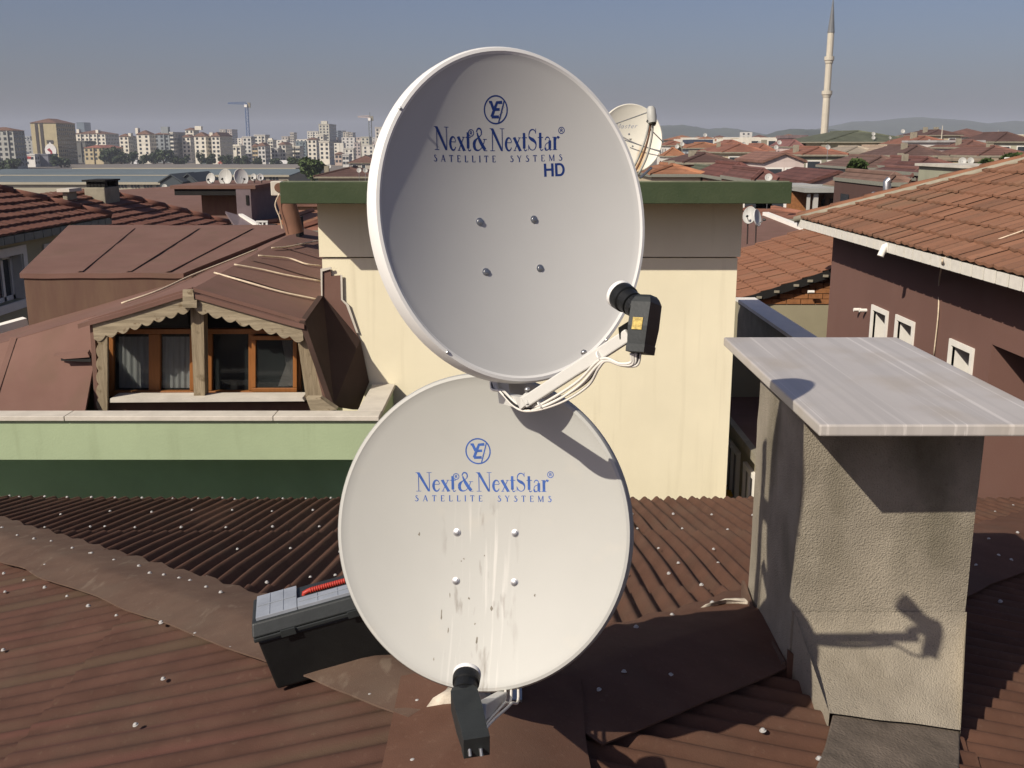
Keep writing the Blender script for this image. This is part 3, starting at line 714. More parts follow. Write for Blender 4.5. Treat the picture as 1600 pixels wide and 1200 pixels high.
# membrane apron at the foot, flashing flap on the near-left corner
def onmyroof(px, py, lift):
    r = ray(px, py); lo, hi = .5, 20
    for _ in range(40):
        m_ = (lo + hi) / 2; p = r * m_
        if p.z > roofz(p.x, p.y) + lift: lo = m_
        else: hi = m_
    return r * lo
F_ = [V((CX0+.006,CY0-.009,-1.64)), V((CX1+.002,CY0-.009,-1.64)), onmyroof(1501,1141,.05), onmyroof(1296,1114,.05)]
mb = MB(); vs = []
for j_ in range(9):
    for i_ in range(15):
        u, v = i_/14, j_/8; A2, B2 = F_[0]*(1-u)+F_[1]*u, F_[3]*(1-u)+F_[2]*u; w2 = v**2.2; p = V((A2.x*(1-w2)+B2.x*w2, A2.y*(1-w2)+B2.y*w2, A2.z*(1-v)+B2.z*v))
        vs.append(p + V((0, .008*noise.noise(p*7)*min(1,v*2), 0)))
mb.mesh(vs, [(j_*15+i_+15, j_*15+i_+16, j_*15+i_+1, j_*15+i_) for j_ in range(8) for i_ in range(14)])
sk_ = [F_[0], F_[3], F_[3]-V((0,0,.12)), F_[0]-V((0,0,.3))]; mb.poly(sk_[::-1]); sk_ = [F_[1], F_[2], F_[2]-V((0,0,.12)), F_[1]-V((0,0,.3))]; mb.poly(sk_)
mb.build('mortar_foot', M['plaster'], ch, smooth=True, auto=50)
A_ = [onmyroof(1302,1112,.038), onmyroof(1500,1139,.038), onmyroof(1499,1222,.03), onmyroof(1265,1222,.03), onmyroof(1289,1165,.035)]
mb = MB(); mb.mesh(A_ + [p - V((0,0,.05)) for p in A_], [(0,4,3,2,1),(5,6,7,8,9)] + [(k,(k+1)%5,5+(k+1)%5,5+k) for k in range(5)]); mb.build('foot_apron', M['apron'], ch, bevel=.006)
mb = MB(); mb.prism([(CX0-.012,CY0-.015,-2.08),(CX0-.012,CY0-.015,-1.78),(CX0+.045,CY0-.015,-1.83),(CX0+.13,CY0-.02,-1.835),(CX0+.15,CY0-.03,-1.84),(CX0+.08,CY0-.06,-2.06)], (0,-.012,0)); mb.build('flashing', M['capr'], ch)
mb = MB(); mb.prism([(CX0-.014,CY0-.012,-2.05),(CX0-.014,CY0-.012,-1.835),(CX0-.014,3.85,-1.86),(CX0-.014,CY1+.02,-1.82),(CX0-.014,CY1+.02,-2.1)], (-.012,0,0)); mb.build('flashing', M['cap'], ch)
mb = MB(); mb.prism([(CX1+.004,CY0-.05,-2.12),(CX1+.004,CY1,-2.12),(CX1+.004,CY1,-1.95),(CX1+.004,CY0,-1.98)], (.012,0,0)); mb.build('flashing', M['apron'], ch)
slab = MB(); slab.box(.957, 1.742, 3.07, 4.556, -.888, -.850)
tag(slab.build('marble_slab', M['marble'], bevel=.006), 'veined grey marble slab lying on top of the square chimney', 'stone slab')

# ------------------------------------------------------------------ cream stair tower with green roof slab
TY, TX0, TX1, TYB = 9.5, -1.78, 2.11, 12.4
tw = thing('stair_tower', 'cream rendered stair tower with thick dark green roof slab behind the dishes', 'tower', ((TX0+TX1)/2, 11, -14))
zg = at(800,402,9.5).z
mb = MB(); mb.box(TX0+.02, TX1-.02, TY, TYB, -14, zg-.006); mb.build('tower_wall', M['cream'], tw)
mb = MB(); mb.box(TX0, TX1, TY-.022, TYB+.02, zg+.006, -.50); mb.build('upper_wall', M['cream'], tw)
mb = MB(); ov = .575
mb.hexa([(TX0-.21,TY-ov,-.50),(TX1+.29,TY-ov,-.50),(TX1+.29,TYB+.3,-.66),(TX0-.21,TYB+.3,-.66),(TX0-.21,TY-ov,-.318),(TX1+.29,TY-ov,-.318),(TX1+.29,TYB+.3,-.45),(TX0-.21,TYB+.3,-.45)])
mb.build('roof_slab', M['slab'], tw, bevel=.006)
mb = MB(); mb.hexa([(TX0-.19,TY-ov+.015,-.316),(TX1+.27,TY-ov+.015,-.316),(TX1+.27,TYB+.28,-.448),(TX0-.19,TYB+.28,-.448),(TX0-.19,TY-ov+.03,-.308),(TX1+.27,TY-ov+.03,-.308),(TX1+.27,TYB+.28,-.44),(TX0-.19,TYB+.28,-.44)]); mb.build('roof_screed', M['slabtop'], tw)

# ------------------------------------------------------------------ neighbour with dormer and green parapet
nb = thing('dormer_house', 'neighbouring house with pale green parapet, brown membrane roof and timber dormer', 'house', (-4, 10, -14))
mb = MB(); mb.box(-9.0, -1.14, 9.4, 9.48, -14, -2.56); mb.build('house_wall', M['mint_lift'], nb)
par = MB(); par.box(-9.0, -1.13, 8.32, 8.46, -2.61, -2.265); par.box(-1.29, -1.13, 8.46, 9.49, -2.61, -2.265); par.box(-9.0, -1.13, 8.461, 9.39, -2.609, -2.53)
tf = MB(); tf.box(-9.0, -1.295, 8.465, 9.385, -2.528, -2.50); tf.build('terrace_floor', M['memblow'], nb)
parapet = par.build('parapet', M['mint'], nb)
cp = MB(); x = -9.0
while x < -1.3:
    x2 = min(x + 1.75, -1.11); cp.box(x, x2 - .006, 8.29, 8.485, -2.262, -2.222); x = x2
cp.build('coping', M['stone'], parapet, bevel=.004)
cp2 = MB(); cp2.box(-1.325, -1.112, 8.489, 9.488, -2.262, -2.2225); cp2.build('coping', M['stone'], parapet, bevel=.004)
RX, RY = -2.83, 9.0
def zl(x, y): return -1.25 + (y-9)*.03 - .29*(RX - x) if x < RX else -1.25 + (y-9)*.03 - .28*(x - RX)
def sheet(fn_pts, th=.04, nu=10, nv=14, amp=.010):
    a, b, c, d = [V(p) for p in fn_pts]; mb = MB(); vs = []
    for j in range(nv+1):
        for i in range(nu+1):
            u, v = i/nu, j/nv; p = (a*(1-u)+b*u)*(1-v) + (d*(1-u)+c*u)*v; vs.append(p + V((0,0,amp*noise.noise(p*1.9)*min(1,8*u*(1-u)+.2))))
    n = len(vs); top = [(j*(nu+1)+i, j*(nu+1)+i+1, (j+1)*(nu+1)+i+1, (j+1)*(nu+1)+i) for j in range(nv) for i in range(nu)]
    mb.mesh(vs, top); low = [p - V((0,0,th)) for p in vs]; mb.mesh(low, [f[::-1] for f in top])
    for i in range(nu):
        mb.poly([vs[i], low[i], low[i+1], vs[i+1]]); k = nv*(nu+1)+i; mb.poly([vs[k], vs[k+1], low[k+1], low[k]])
    for j in range(nv):
        k = j*(nu+1); mb.poly([vs[k], vs[k+nu+1], low[k+nu+1], low[k]]); k += nu; mb.poly([vs[k], low[k], low[k+nu+1], vs[k+nu+1]])
    return mb
EL, ER = -3.78, -1.80
# right dormer plane (to the tower), left plane (to the upper block), mansard front
P3 = lambda x, y, dz_=0: V((x, y, zl(x, y) + dz_))
sheet([P3(RX, 8.84), P3(ER-.02, 8.84), P3(ER, 14.0), P3(RX-.02, 14.0)]).build('roof_slope', M['memb'], nb, smooth=True, auto=40)
sheet([P3(EL-.02, 8.84), P3(RX-.002, 8.84), P3(RX-.022, 14.0), P3(EL-.02, 14.0)]).build('roof_slope', M['memb'], nb, smooth=True, auto=40)
sheet([P3(-8.9, 9.3,-.0), P3(EL-.022, 9.3), P3(EL-.022, 10.6), P3(-8.9, 10.6)]).build('roof_slope', M['memb'], nb, smooth=True, auto=40)
mz = -2.30
sheet([(-8.9, 8.72, mz), (EL+.02, 8.72, mz), (EL+.02, 9.3, zl(EL, 9.3)), (-8.9, 9.3, zl(-8.9, 9.3))], nu=30, nv=8, amp=.014).build('mansard_slope', M['memb'], nb, smooth=True, auto=40)
mb = MB(); q = lambda px, py: at(px, py, 8.98)
mb.prism([at(86,551,9.02), at(140,546,9.02), at(143,553,9.0), at(104,556,9.0)], (0,-.05,-.02)); mb.build('roof_flap', M['memb'], nb)
mb = MB(); mb.prism([at(96,556,9.0), at(143,554,9.0), at(143,565,8.97), at(97,563,8.97)], (0,-.02,0)); mb.build('roof_gap_shade', M['dark'], nb)  # dark strip stands for the shade in the lap opening
# upper block behind
BY = 10.5
mb = MB(); mb.prism([(-5.02,BY,-3), (-2.95,BY,-3), (-2.95,BY,-1.30), (-3.39,BY,-1.335), (-5.02,BY,-1.335)], (0,.06,0)); mb.build('block_upstand', M['memblow'], nb)
mb = MB(); mb.prism([(-5.02,BY+.06,-3), (-5.02,BY+.06,-1.335), (-6.0,14,-1.14), (-6.0,14,-3)], (.05,0,0)); mb.build('block_side', M['memblow'], nb)
sheet([(-5.05,BY-.02,-1.29), (-3.37,BY-.02,-1.29), (-2.84,14.05,-1.075), (-6.03,14.05,-1.075)], th=.05, nu=16, nv=12, amp=.012).build('block_roof', M['memb'], nb, smooth=True, auto=40)
def lap_seam(pts, w=.06, th=.0025):
    P = [V(p) for p in pts]; mb = MB(); n = len(P); vs = []
    for k in range(n):
        t = (P[min(k+1,n-1)] - P[max(k-1,0)]).normalized(); sd2 = t.cross(V((0,0,1))).normalized(); up2 = sd2.cross(t)
        vs += [P[k] - sd2*w*.5, P[k] - sd2*w*.4 + up2*th, P[k] + sd2*w*.5 + up2*.001]
    mb.mesh(vs, [(3*k+q, 3*k+q+1, 3*k+q+4, 3*k+q+3) for k in range(n-1) for q in (0,1)])
    return mb
def blockz(y): return -1.29 + (y - (BY-.02)) * (.215 / (14.05-BY+.02))
for x0, x1 in ((-4.45,-5.1),(-3.95,-4.2),(-3.55,-3.45)):
    lap_seam([V((x0+(x1-x0)*t/10, BY+.02+3.9*t/11, blockz(BY+.02+3.9*t/11)+.012)) for t in range(10)]).build('lap_seam', M['memb'], nb)
for x in (-4.6, -5.6, -6.7):
    lap_seam([V((x, 8.72+.58*t/6, mz+(zl(x,9.3)-mz)*t/6+.016)) for t in range(7)], .06).build('lap_seam', M['memb'], nb)
for y in (9.9, 10.9, 12.1):
    lap_seam([P3(RX+.05+.95*t/8, y+.02*math.sin(t), .016) for t in range(9)], .05).build('lap_seam', M['memb'], nb)
# sealant lines on the right plane and along the ridge
def onroof(px, py):
    r = ray(px, py); lo, hi = 6, 18
    for _ in range(40):
        m_ = (lo+hi)/2; p = r*m_
        if p.z > zl(p.x, p.y) + .012: lo = m_
        else: hi = m_
    return r*lo
for pts in ([(404,401),(450,405),(478,414),(501,417)], [(366,415),(410,423),(450,432),(501,441)], [(335,428),(380,441),(440,458),(497,470)], [(425,389),(450,387),(475,382),(500,377)], [(190,476),(250,455),(300,432),(360,408),(402,391)]):
    mb = MB(); mb.tube(smooth_path([onroof(*p) + V((0,0,.012)) for p in pts], 6), .010, 6); mb.build('sealant_line', M['seal'], nb, smooth=True)
# flashing climbing the tower wall and dormer cheek with its shade put into the colour
mb = MB(); FY = TY - .012
mb.prism([at(px,py,FY) for px,py in ((504,421),(516,419),(518,431),(532,430),(533,468),(541,476),(556,518),(563,532),(505,463))], (0,-.016,0)); mb.build('wall_flashing', M['memb'], nb)
mb = MB(); mb.prism([at(px,py,FY-.02) for px,py in ((501,420),(518,417),(518,420),(504,424),(504,462),(502,462))], (0,-.012,0)); mb.build('flashing_edge', M['stone'], nb)
mb = MB(); mb.prism([at(532,429,FY-.01), at(535,430,FY-.01), at(536,468,FY-.01), at(545,476,FY-.01), at(560,520,FY-.01), at(557,520,FY-.01), at(541,477,FY-.01), at(533,468,FY-.01)], (0,-.006,0)); mb.build('flashing_edge', M['stone'], nb)
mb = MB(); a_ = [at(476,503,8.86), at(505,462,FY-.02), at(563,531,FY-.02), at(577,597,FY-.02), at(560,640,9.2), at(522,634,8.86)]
mb.mesh(a_ + [p + V((-.05,0,0)) for p in a_], [(0,5,1),(1,5,2),(2,5,4),(2,4,3),(6,7,11),(7,8,11),(8,10,11),(8,9,10)] + [(k, (k+1) % 6, 6+(k+1) % 6, 6+k) for k in range(6)]); mb.build('dormer_cheek', M['memb_shade'], nb)
# timber front: bargeboards with scalloped lower edge, posts
def scallop(p0, p1, w, n, up):
    """board from p0 to p1 (top edge), hanging w below, with n scallops; returns polygon strips extruded"""
    p0, p1, up = V(p0), V(p1), V(up); mb = MB(); N = n*8; vs = []
    for k in range(N+1):
        t = k/N; top = p0 + (p1-p0)*t; d = w*(.78 + .22*abs(math.sin(math.pi*n*t))); vs += [top, top - up*d]
    m = len(vs); b = V((0,-.035,0)); vs2 = [v + b for v in vs]
    fs = []
    for k in range(N):
        i = k*2; fs += [(i, i+1, i+3, i+2), (m+i, m+i+2, m+i+3, m+i+1), (i, i+2, m+i+2, m+i), (i+1, m+i+1, m+i+3, i+3)]
    fs += [(0, m, m+1, 1), (m-2, m-1, 2*m-1, 2*m-2)]
    mb.mesh(vs + vs2, fs); return mb
GY = 8.90
scallop(at(147,506,GY), at(297,458,GY), .165, 8, (0,0,1)).build('bargeboard', M['wood'], nb)
scallop(at(304,458,GY), at(474,508,GY), .165, 8, (0,0,1)).build('bargeboard', M['wood'], nb)
scallop(at(170,640,GY+.01), at(170,515,GY+.01), .10, 6, (1,0,0)).build('edge_board', M['woodv'], nb)
mb = MB(); mb.prism([at(px,py,GY-.04) for px,py in ((287,452),(303,452),(305,468),(309,468),(309,480),(287,480))], (0,-.03,0)); mb.build('ridge_end', M['wood'], nb)
mb = MB(); mb.prism([at(px,py,GY+.06) for px,py in ((297,478),(318,478),(320,621),(303,621))], (0,.12,0)); mb.build('centre_post', M['woodv'], nb)
mb = MB(); mb.prism([at(px,py,GY+.03) for px,py in ((462,512),(474,506),(512,632),(478,622))], (0,.07,0)); mb.build('corner_post', M['woodv'], nb)
mb = MB(); mb.prism([at(px,py,GY-.0) for px,py in ((474,505),(477,504),(518,634),(508,634))], (0,.09,0)); mb.build('edge_trim', M['memb'], nb)
mb = MB(); mb.prism([at(px,py,GY-.01) for px,py in ((140,504),(147,508),(155,640),(148,640))], (0,.10,0)); mb.build('edge_trim', M['memb'], nb)
mb = MB(); mb.prism([at(px,py,GY-.005) for px,py in ((138,499),(300,449),(300,455),(139,505))], (0,.03,0)); mb.prism([at(px,py,GY-.005) for px,py in ((301,449),(478,500),(478,506),(301,455))], (0,.03,0)); mb.build('eave_trim', M['memb'], nb)
# sill
mb = MB(); mb.prism([at(px,py,8.86) for px,py in ((172,623),(472,622),(476,627),(172,629))], (0,.22,0)); mb.build('window_sill', M['stone'], nb)
mb = MB(); mb.prism([at(px,py,8.98) for px,py in ((165,629),(520,629),(528,660),(160,660))], (0,.05,0)); mb.build('dormer_base', M['memblow'], nb)
mb = MB(); mb.prism([at(px,py,8.74) for px,py in ((478,622),(500,622),(526,640),(487,646))], (0,.10,0)); mb.build('corner_block', M['wood'], nb)
# room behind the glass, windows
WY = 9.20
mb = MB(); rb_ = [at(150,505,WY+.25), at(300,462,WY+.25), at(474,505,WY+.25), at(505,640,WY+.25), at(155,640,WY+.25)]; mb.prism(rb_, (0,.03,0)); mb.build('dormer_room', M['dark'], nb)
def px_box(mb, x0, y0, x1, y1, y, th): mb.prism([at(x0,y0,y), at(x1,y0,y), at(x1,y1,y), at(x0,y1,y)], (0,th,0))
def window_at(y, outer, mull, panes, parent, name='dormer_window', fw=7):
    x0, y0, x1, y1 = outer; mb = MB()
    px_box(mb, x0, y0, x1, y0+fw+1, y, .06); px_box(mb, x0, y1-fw-2, x1, y1, y, .06)
    px_box(mb, x0, y0+fw+1.2, x0+fw, y1-fw-2.2, y, .06); px_box(mb, x1-fw, y0+fw+1.2, x1, y1-fw-2.2, y, .06)
    for m0, m1 in mull: px_box(mb, m0, y0+fw+1.2, m1, y1-fw-2.2, y, .06)
    f = mb.build(name, M['wframe'], parent, bevel=.006)
    for p in panes:
        mb = MB(); px_box(mb, *p, y+.028, .006); mb.build('pane', M['pane'], f)
    return f
w1 = window_at(WY, (170,514,303,620), [(232,250)], [(178,522,232,609),(250,522,296,609)], nb)
w2 = window_at(WY, (324,514,470,620), [(388,398)], [(331,522,388,609),(398,522,463,609)], nb)
for x0, x1 in ((186,234),(254,297)):
    mb = MB(); n = 20
    vs = []; 
    for k in range(n+1):
        t = k/n; vs += [at(x0+(x1-x0)*t, 526, WY+.06+.008*math.sin(t*30)), at(x0+(x1-x0)*t, 606, WY+.06+.008*math.sin(t*30+.5))]
    mb.mesh(vs, [(2*k, 2*k+1, 2*k+3, 2*k+2) for k in range(n)]); mb.build('curtain', M['curtain'], w1, smooth=True)
mb = MB(); mb.mesh([at(440,530,WY+.05), at(457,532,WY+.05), at(459,603,WY+.05), at(434,604,WY+.06), at(447,570,WY+.08)], [(0,4,2,1),(4,3,2)]); mb.build('curtain', M['white'], w2)
# open sash of the right window (tilted towards us)
mb = MB(); x0, y0, x1, y1, fw = 393, 525, 464, 613, 6.5; yy = WY-.045
px_box(mb, x0, y0, x1, y0+fw, yy, .035); px_box(mb, x0, y1-fw, x1, y1, yy, .035); px_box(mb, x0, y0+fw+.2, x0+fw, y1-fw-.2, yy, .035); px_box(mb, x1-fw, y0+fw+.2, x1, y1-fw-.2, yy, .035)
mb.build('open_sash', M['wframe'], w2, bevel=.005)
mb = MB(); px_box(mb, x0+fw, y0+fw, x1-fw, y1-fw, yy+.014, .006); mb.build('pane', M['pane'], w2)
# transom glass above the left window
mb = MB(); mb.prism([at(px,py,WY+.02) for px,py in ((205,512),(230,500),(293,482),(295,512))], (0,.008,0)); mb.build('transom_pane', M['pane'], nb)

# ------------------------------------------------------------------ tiled roofs: generic near-range builder
def tile_roof(O, e, s, rows, u0f, u1f, course, rise, pitch=.21, sub=4, amp=.018, step=.032):
    """O corner; e unit along eave; s plan unit up-slope; rows = number of courses; rise = dz per metre of plan"""
    O, e, s = V(O), V(e), V(s); mb = MB()
    for k in range(rows):
        s0, s1 = k*course, (k+1)*course + .03; ua, ub = u0f(k*course), u1f(k*course); ua2, ub2 = u0f((k+1)*course), u1f((k+1)*course)
        lo, hi = math.floor(min(ua, ua2)/pitch), math.ceil(max(ub, ub2)/pitch)
        for i in range(lo, hi):
            jit = .012*random.random(); tj = .006*random.uniform(-1,1)
            for q in range(sub):
                c = []
                for (uu, ss, lift) in ((i+q/sub, s0-jit, step), (i+(q+1)/sub, s0-jit, step), (i+(q+1)/sub, s1, .0), (i+q/sub, s1, .0)):
                    u = uu*pitch; base_u0 = u0f(max(0, ss)); base_u1 = u1f(max(0, ss)); u = min(max(u, base_u0), base_u1)
                    c.append(O + e*u + s*ss + V((0,0, rise*ss + lift + tj + amp*math.cos(2*math.pi*uu))))
                if (c[0]-c[1]).length + (c[2]-c[3]).length < 1e-4: continue
                if e.cross(s).z < 0: c = c[::-1]
                mb.poly(c, 0, (i+.5, k+.5))
                # butt end of the tile
                if e.cross(s).z < 0: a, b = c[3], c[2]
                else: a, b = c[0], c[1]
                mb.poly([a, a - V((0,0,.03)), b - V((0,0,.03)), b], 0, (i+.5, k+.5))
    return mb
# --- right: brown house with orange roof and white tiled eave
XE, ZE, YF = 4.92, -1.262, 17.75                    # eave line x, height, far corner
br = thing('brown_house', 'dark brown rendered house with orange clay tile roof and white tiled eave at right', 'house', (9, 11, -14))
RISE = .40; CR = .345; NR = 17; YN = 3.2            # near end of the modelled eave
tr = tile_roof((XE-.03, YF, ZE+.03), (0,-1,0), (1,0,0), NR, lambda s_: s_, lambda s_: YF-YN-0*s_, CR, RISE, amp=.008, step=.04)
roofR = tr.build('roof', M['tileR'], br)
mb = MB(); mb.prism([(XE, YF, ZE), (XE, YN, ZE), (XE+NR*CR, YN, ZE+RISE*NR*CR), (XE+NR*CR, YF-NR*CR, ZE+RISE*NR*CR)], (0,0,-.05)); mb.build('roof_deck', M['wood'], roofR)
mb = MB(); mb.prism([(XE+.02, YF-.01, ZE-.04), (XE+NR*CR*2, YF-.01, ZE-.04), (XE+NR*CR, YF-NR*CR, ZE+RISE*NR*CR-.04)], (0,0,-.05)); mb.build('roof_back', M['tileB'], roofR)
mb = MB(); hp = [V((XE+s_, YF-s_, ZE+RISE*s_+.035)) for s_ in [k*.42 for k in range(15)]]
for k in range(14):
    mb.tube([hp[k], hp[k+1]*.96+hp[k]*.04], [.095,.075], 8)
mb.build('hip_tiles', M['tileB'], roofR, smooth=True)
mb = MB(); mb.tube([p + V((-.09,-.09,-.03)) for p in hp], .06, 6); mb.build('hip_mortar', M['conc'], roofR, smooth=True)
mb = MB(); y = YF
while y > YN:
    mb.box(XE-.03, XE-.012, y-.245, y-.012, ZE-.115, ZE+.012); y -= .275
mb.build('eave_tiles', M['whitetile'], br)
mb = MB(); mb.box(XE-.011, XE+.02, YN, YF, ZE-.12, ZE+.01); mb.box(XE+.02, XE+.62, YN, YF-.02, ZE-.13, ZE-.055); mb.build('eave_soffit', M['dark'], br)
XW = XE + .46
YR0, YR1 = 8.7, 10.25                               # recess in the wall
def winpx(px0, py0, px1, py1, X): a = atX(px0, py0, X); b = atX(px1, py1, X); return a, b
mb = MB()
wins = [(1366,484,1386),(1404,500,1427),(1489,539,1519)]
holes = []
for x0, yt, x1 in wins:
    a = atX(x0, yt, XW); b = atX(x1, yt+8, XW); holes.append((b.y, a.y, a.z-1.05, a.z))   # y0<y1
def wall_with_holes(mb, X, th, y0, y1, z0, z1, holes):
    ys = sorted(holes, key=lambda h: h[0]); cur = y0
    for h0, h1, hz0, hz1 in ys:
        mb.box(X, X+th, cur, h0, z0, z1); mb.box(X, X+th, h0, h1, z0, hz0); mb.box(X, X+th, h0, h1, hz1, z1); cur = h1
    mb.box(X, X+th, cur, y1, z0, z1)
rec = atX(1550, 538, XW); ry1 = rec.y; rz = rec.z
wall_with_holes(mb, XW, .25, ry1, YF-.5, -14, ZE-.12, holes)
mb.box(XW, XW+.25, YN, ry1-.001, rz, ZE-.12)
mb.box(XW+.25, 12, ry1, YF-.5, -14, ZE-.14)
mb.box(XW+1.25, 12, YN, ry1-.001, -14, ZE-.14)
mb.box(XW, XW+1.25, YN-.3, YN, -14, ZE-.14)
mb.build('house_wall', M['brownwall'], br)
for h0, h1, z0, z1 in holes:
    mb = MB(); f = .07
    mb.box(XW-.025, XW+.03, h0-f, h0, z0-f, z1+f); mb.box(XW-.025, XW+.03, h1, h1+f, z0-f, z1+f); mb.box(XW-.025, XW+.03, h0, h1, z1, z1+f); mb.box(XW-.035, XW+.03, h0, h1, z0-f, z0)
    mb.box(XW+.03, XW+.22, h1-.006, h1-.001, z0, z1); mb.box(XW+.2, XW+.24, h0, h1-.01, z0, z0+.05)
    w = mb.build('window', M['white'], br)
    mb = MB(); mb.box(XW+.21, XW+.22, h0, h1-.01, z0+.05, z1); mb.build('pane', M['glassdk'], w)
    mb = MB(); mb.box(XW+.18, XW+.205, h0+(h1-h0)*.45, h0+(h1-h0)*.58, z0+.05, z1-.05); mb.build('window_bar', M['white'], w)
# window in the recess
mb = MB(); a = atX(1590, 560, XW+1.24); mb.box(XW+1.16, XW+1.24, a.y-1.2, a.y, a.z-1.6, a.z+.05); mb.build('window', M['white'], br)
# stubs, lamp, cable
for px, py in ((1272,456),(1345,484),(1354,485)):
    p = atX(px, py, XW); mb = MB(); mb.tube([p, p + V((-.11,0,0))], .028, 10); mb.build('pipe_stub', M['white'], br, smooth=True, auto=40)
p = atX(1382, 386, XE-.05); mb = MB(); mb.tube([p + V((.1,0,.04)), p, p + V((-.05,-.02,-.12))], .045, 10); mb.build('wall_lamp', M['white'], br, smooth=True, auto=40)
pts = [atX(1472,404,XE-.04), atX(1472,412,XE-.04), V((XW-.02, atX(1470,440,XW).y, atX(1470,440,XW).z)), atX(1466,490,XW-.02), atX(1459,555,XW-.02)]
mb = MB(); mb.tube(smooth_path(pts,6), .009, 6); mb.tube(smooth_path([atX(1472,404,XE-.04), V((6.2,10.8,-.62)), V((7.4,9.0,-.10))],6), .008, 6); mb.build('cable', M['seal'], br, smooth=True)

# --- house with orange roof between tower and brown house
ob = thing('orange_roof_house', 'olive walled house with orange tile roof left of the brown house', 'house', (5, 18, -14))
OX, OY, OZ, OB = 4.12, 18.3, -2.74, 23.4
tr = tile_roof((OX-.03, OB, OZ+.02), (0,-1,0), (1,0,0), 14, lambda s_: 0, lambda s_: OB-OY+.1, .36, .33, amp=.010, step=.04)
r2 = tr.build('roof', M['tileB'], ob)
mb = MB(); mb.prism([(OX,OY-.07,OZ),(OX+5,OY-.07,OZ+1.65),(OX+5,OB,OZ+1.65),(OX,OB,OZ)], (0,0,-.05)); mb.build('roof_deck', M['wood'], r2)
mb = MB(); mb.prism([(OX,OY-.12,OZ-.09),(OX+5,OY-.12,OZ-.09+1.65),(OX+5,OY-.12,OZ+.05+1.65),(OX,OY-.12,OZ+.05)], (0,.04,0)); mb.build('verge_board', M['dark'], r2)
for k in range(7):
    mb = MB(); x = OX+.25+k*.34*random.uniform(.85,1.1); mb.box(x, x+.09, OY-.15, OY-.122, OZ-.03+.33*(x-OX), OZ+.01+.33*(x-OX)); mb.build('verge_clip', M['conc'], r2)
gz = at(1200,475,OY).z; vs = MB(); rowz = gz; kk = 0
while rowz < -1.6:
    xx = OX + .05 + (.13 if kk % 2 else 0)
    while xx < OX + 3.5:
        if rowz + .10 < OZ - .07 + .33*(xx-OX): vs.box(xx, xx+.245, OY, OY+.1, rowz, rowz+.085)
        xx += .26
    rowz += .098; kk += 1
vs.box(OX+.05, OX+3.5, OY+.012, OY+.1, gz, gz+.01)
vs.build('brick_gable', M['brick'], ob)
mb = MB(); mb.box(OX+.05, OX+5, OY+.02, OB-.2, -14, gz); mb.build('house_wall', M['olive'], ob)
mb = MB(); mb.prism([(OX+.05,OY+.1,gz),(OX+5,OY+.1,gz),(OX+5,OY+.1,OZ-.1+1.6),(OX+.05,OY+.1,OZ-.1)], (0,OB-OY-.3,0)); mb.build('attic_wall', M['brick'], ob)
# --- parapet wall with pale coping right of the tower, terrace below with flower windows
tb2 = thing('terrace_building', 'low building with stone parapet and flower windows beside the cream tower', 'house', (3.0, 11, -14))
mb = MB(); mb.box(3.21, 3.39, 9.6, 14.4, -14, -2.16); pw = mb.build('parapet', M['conc'], tb2)
mb = MB(); mb.box(3.16, 3.44, 9.6, 14.4, -2.158, -2.115); mb.build('coping', M['white'], pw)
mb = MB(); mb.box(2.44, 3.21, 12.2, 12.3, -14, -2.3); mb.build('back_wall', M['olive'], tb2)
a = atX(1145,668,2.40); mb = MB(); mb.box(2.44, 3.21, 8.6, 12.2, -14, a.z-.04); mb.build('house_wall', M['olive'], tb2)
mb = MB(); mb.box(2.44, 3.2, 8.6, 12.19, a.z-.04, a.z-.02); mb.build('terrace_floor', M['memb'], tb2)
mb = MB(); mb.box(2.38, 2.45, 8.6, 12.25, a.z-.06, a.z+.03); mb.build('terrace_edge', M['conc'], tb2)
for (px0, py0, px1, py1) in ((1140,672,1156,712),(1166,708,1182,752)):
    p = atX(px0, py0+6, 2.43); q_ = atX(px1, py1, 2.43); y0, y1 = min(p.y, q_.y), max(p.y, q_.y); zt = p.z - .05; zb_ = zt - .62
    mb = MB(); f = .05
    mb.box(2.40, 2.44, y0, y0+f, zb_, zt); mb.box(2.40, 2.44, y1-f, y1, zb_, zt); mb.box(2.40, 2.44, y0+f, y1-f, zt-f, zt); mb.box(2.40, 2.44, (y0+y1)/2-.02, (y0+y1)/2+.02, zb_, zt-f)
    w = mb.build('window', M['white'], tb2)
    mb = MB(); mb.box(2.425, 2.439, y0+f, y1-f, zb_, zt-f); mb.build('pane', M['glassdk'], w)
    mb = MB(); mb.box(2.28, 2.44, y0-.06, y1+.06, zb_-.06, zb_-.002); mb.build('window_sill', M['white'], w)
    fl_ = MB()
    for k in range(60):
        c = V((random.uniform(2.29,2.38), random.uniform(y0+.1,y1-.1), zb_ + random.uniform(.01,.13))); fl_.obox(c, (.035,.035,.02), V((random.random(),random.random(),random.random())), V((0,1,0)).cross(V((random.random(),.1,1))), V((random.random(),0,1)))
    tag(fl_.build('flower_box', M['flower']), 'yellow flowers on the %s windowsill beside the cream tower' % ('upper' if px0 < 1150 else 'lower'), 'flowers', 'yellow flowers on windowsills')
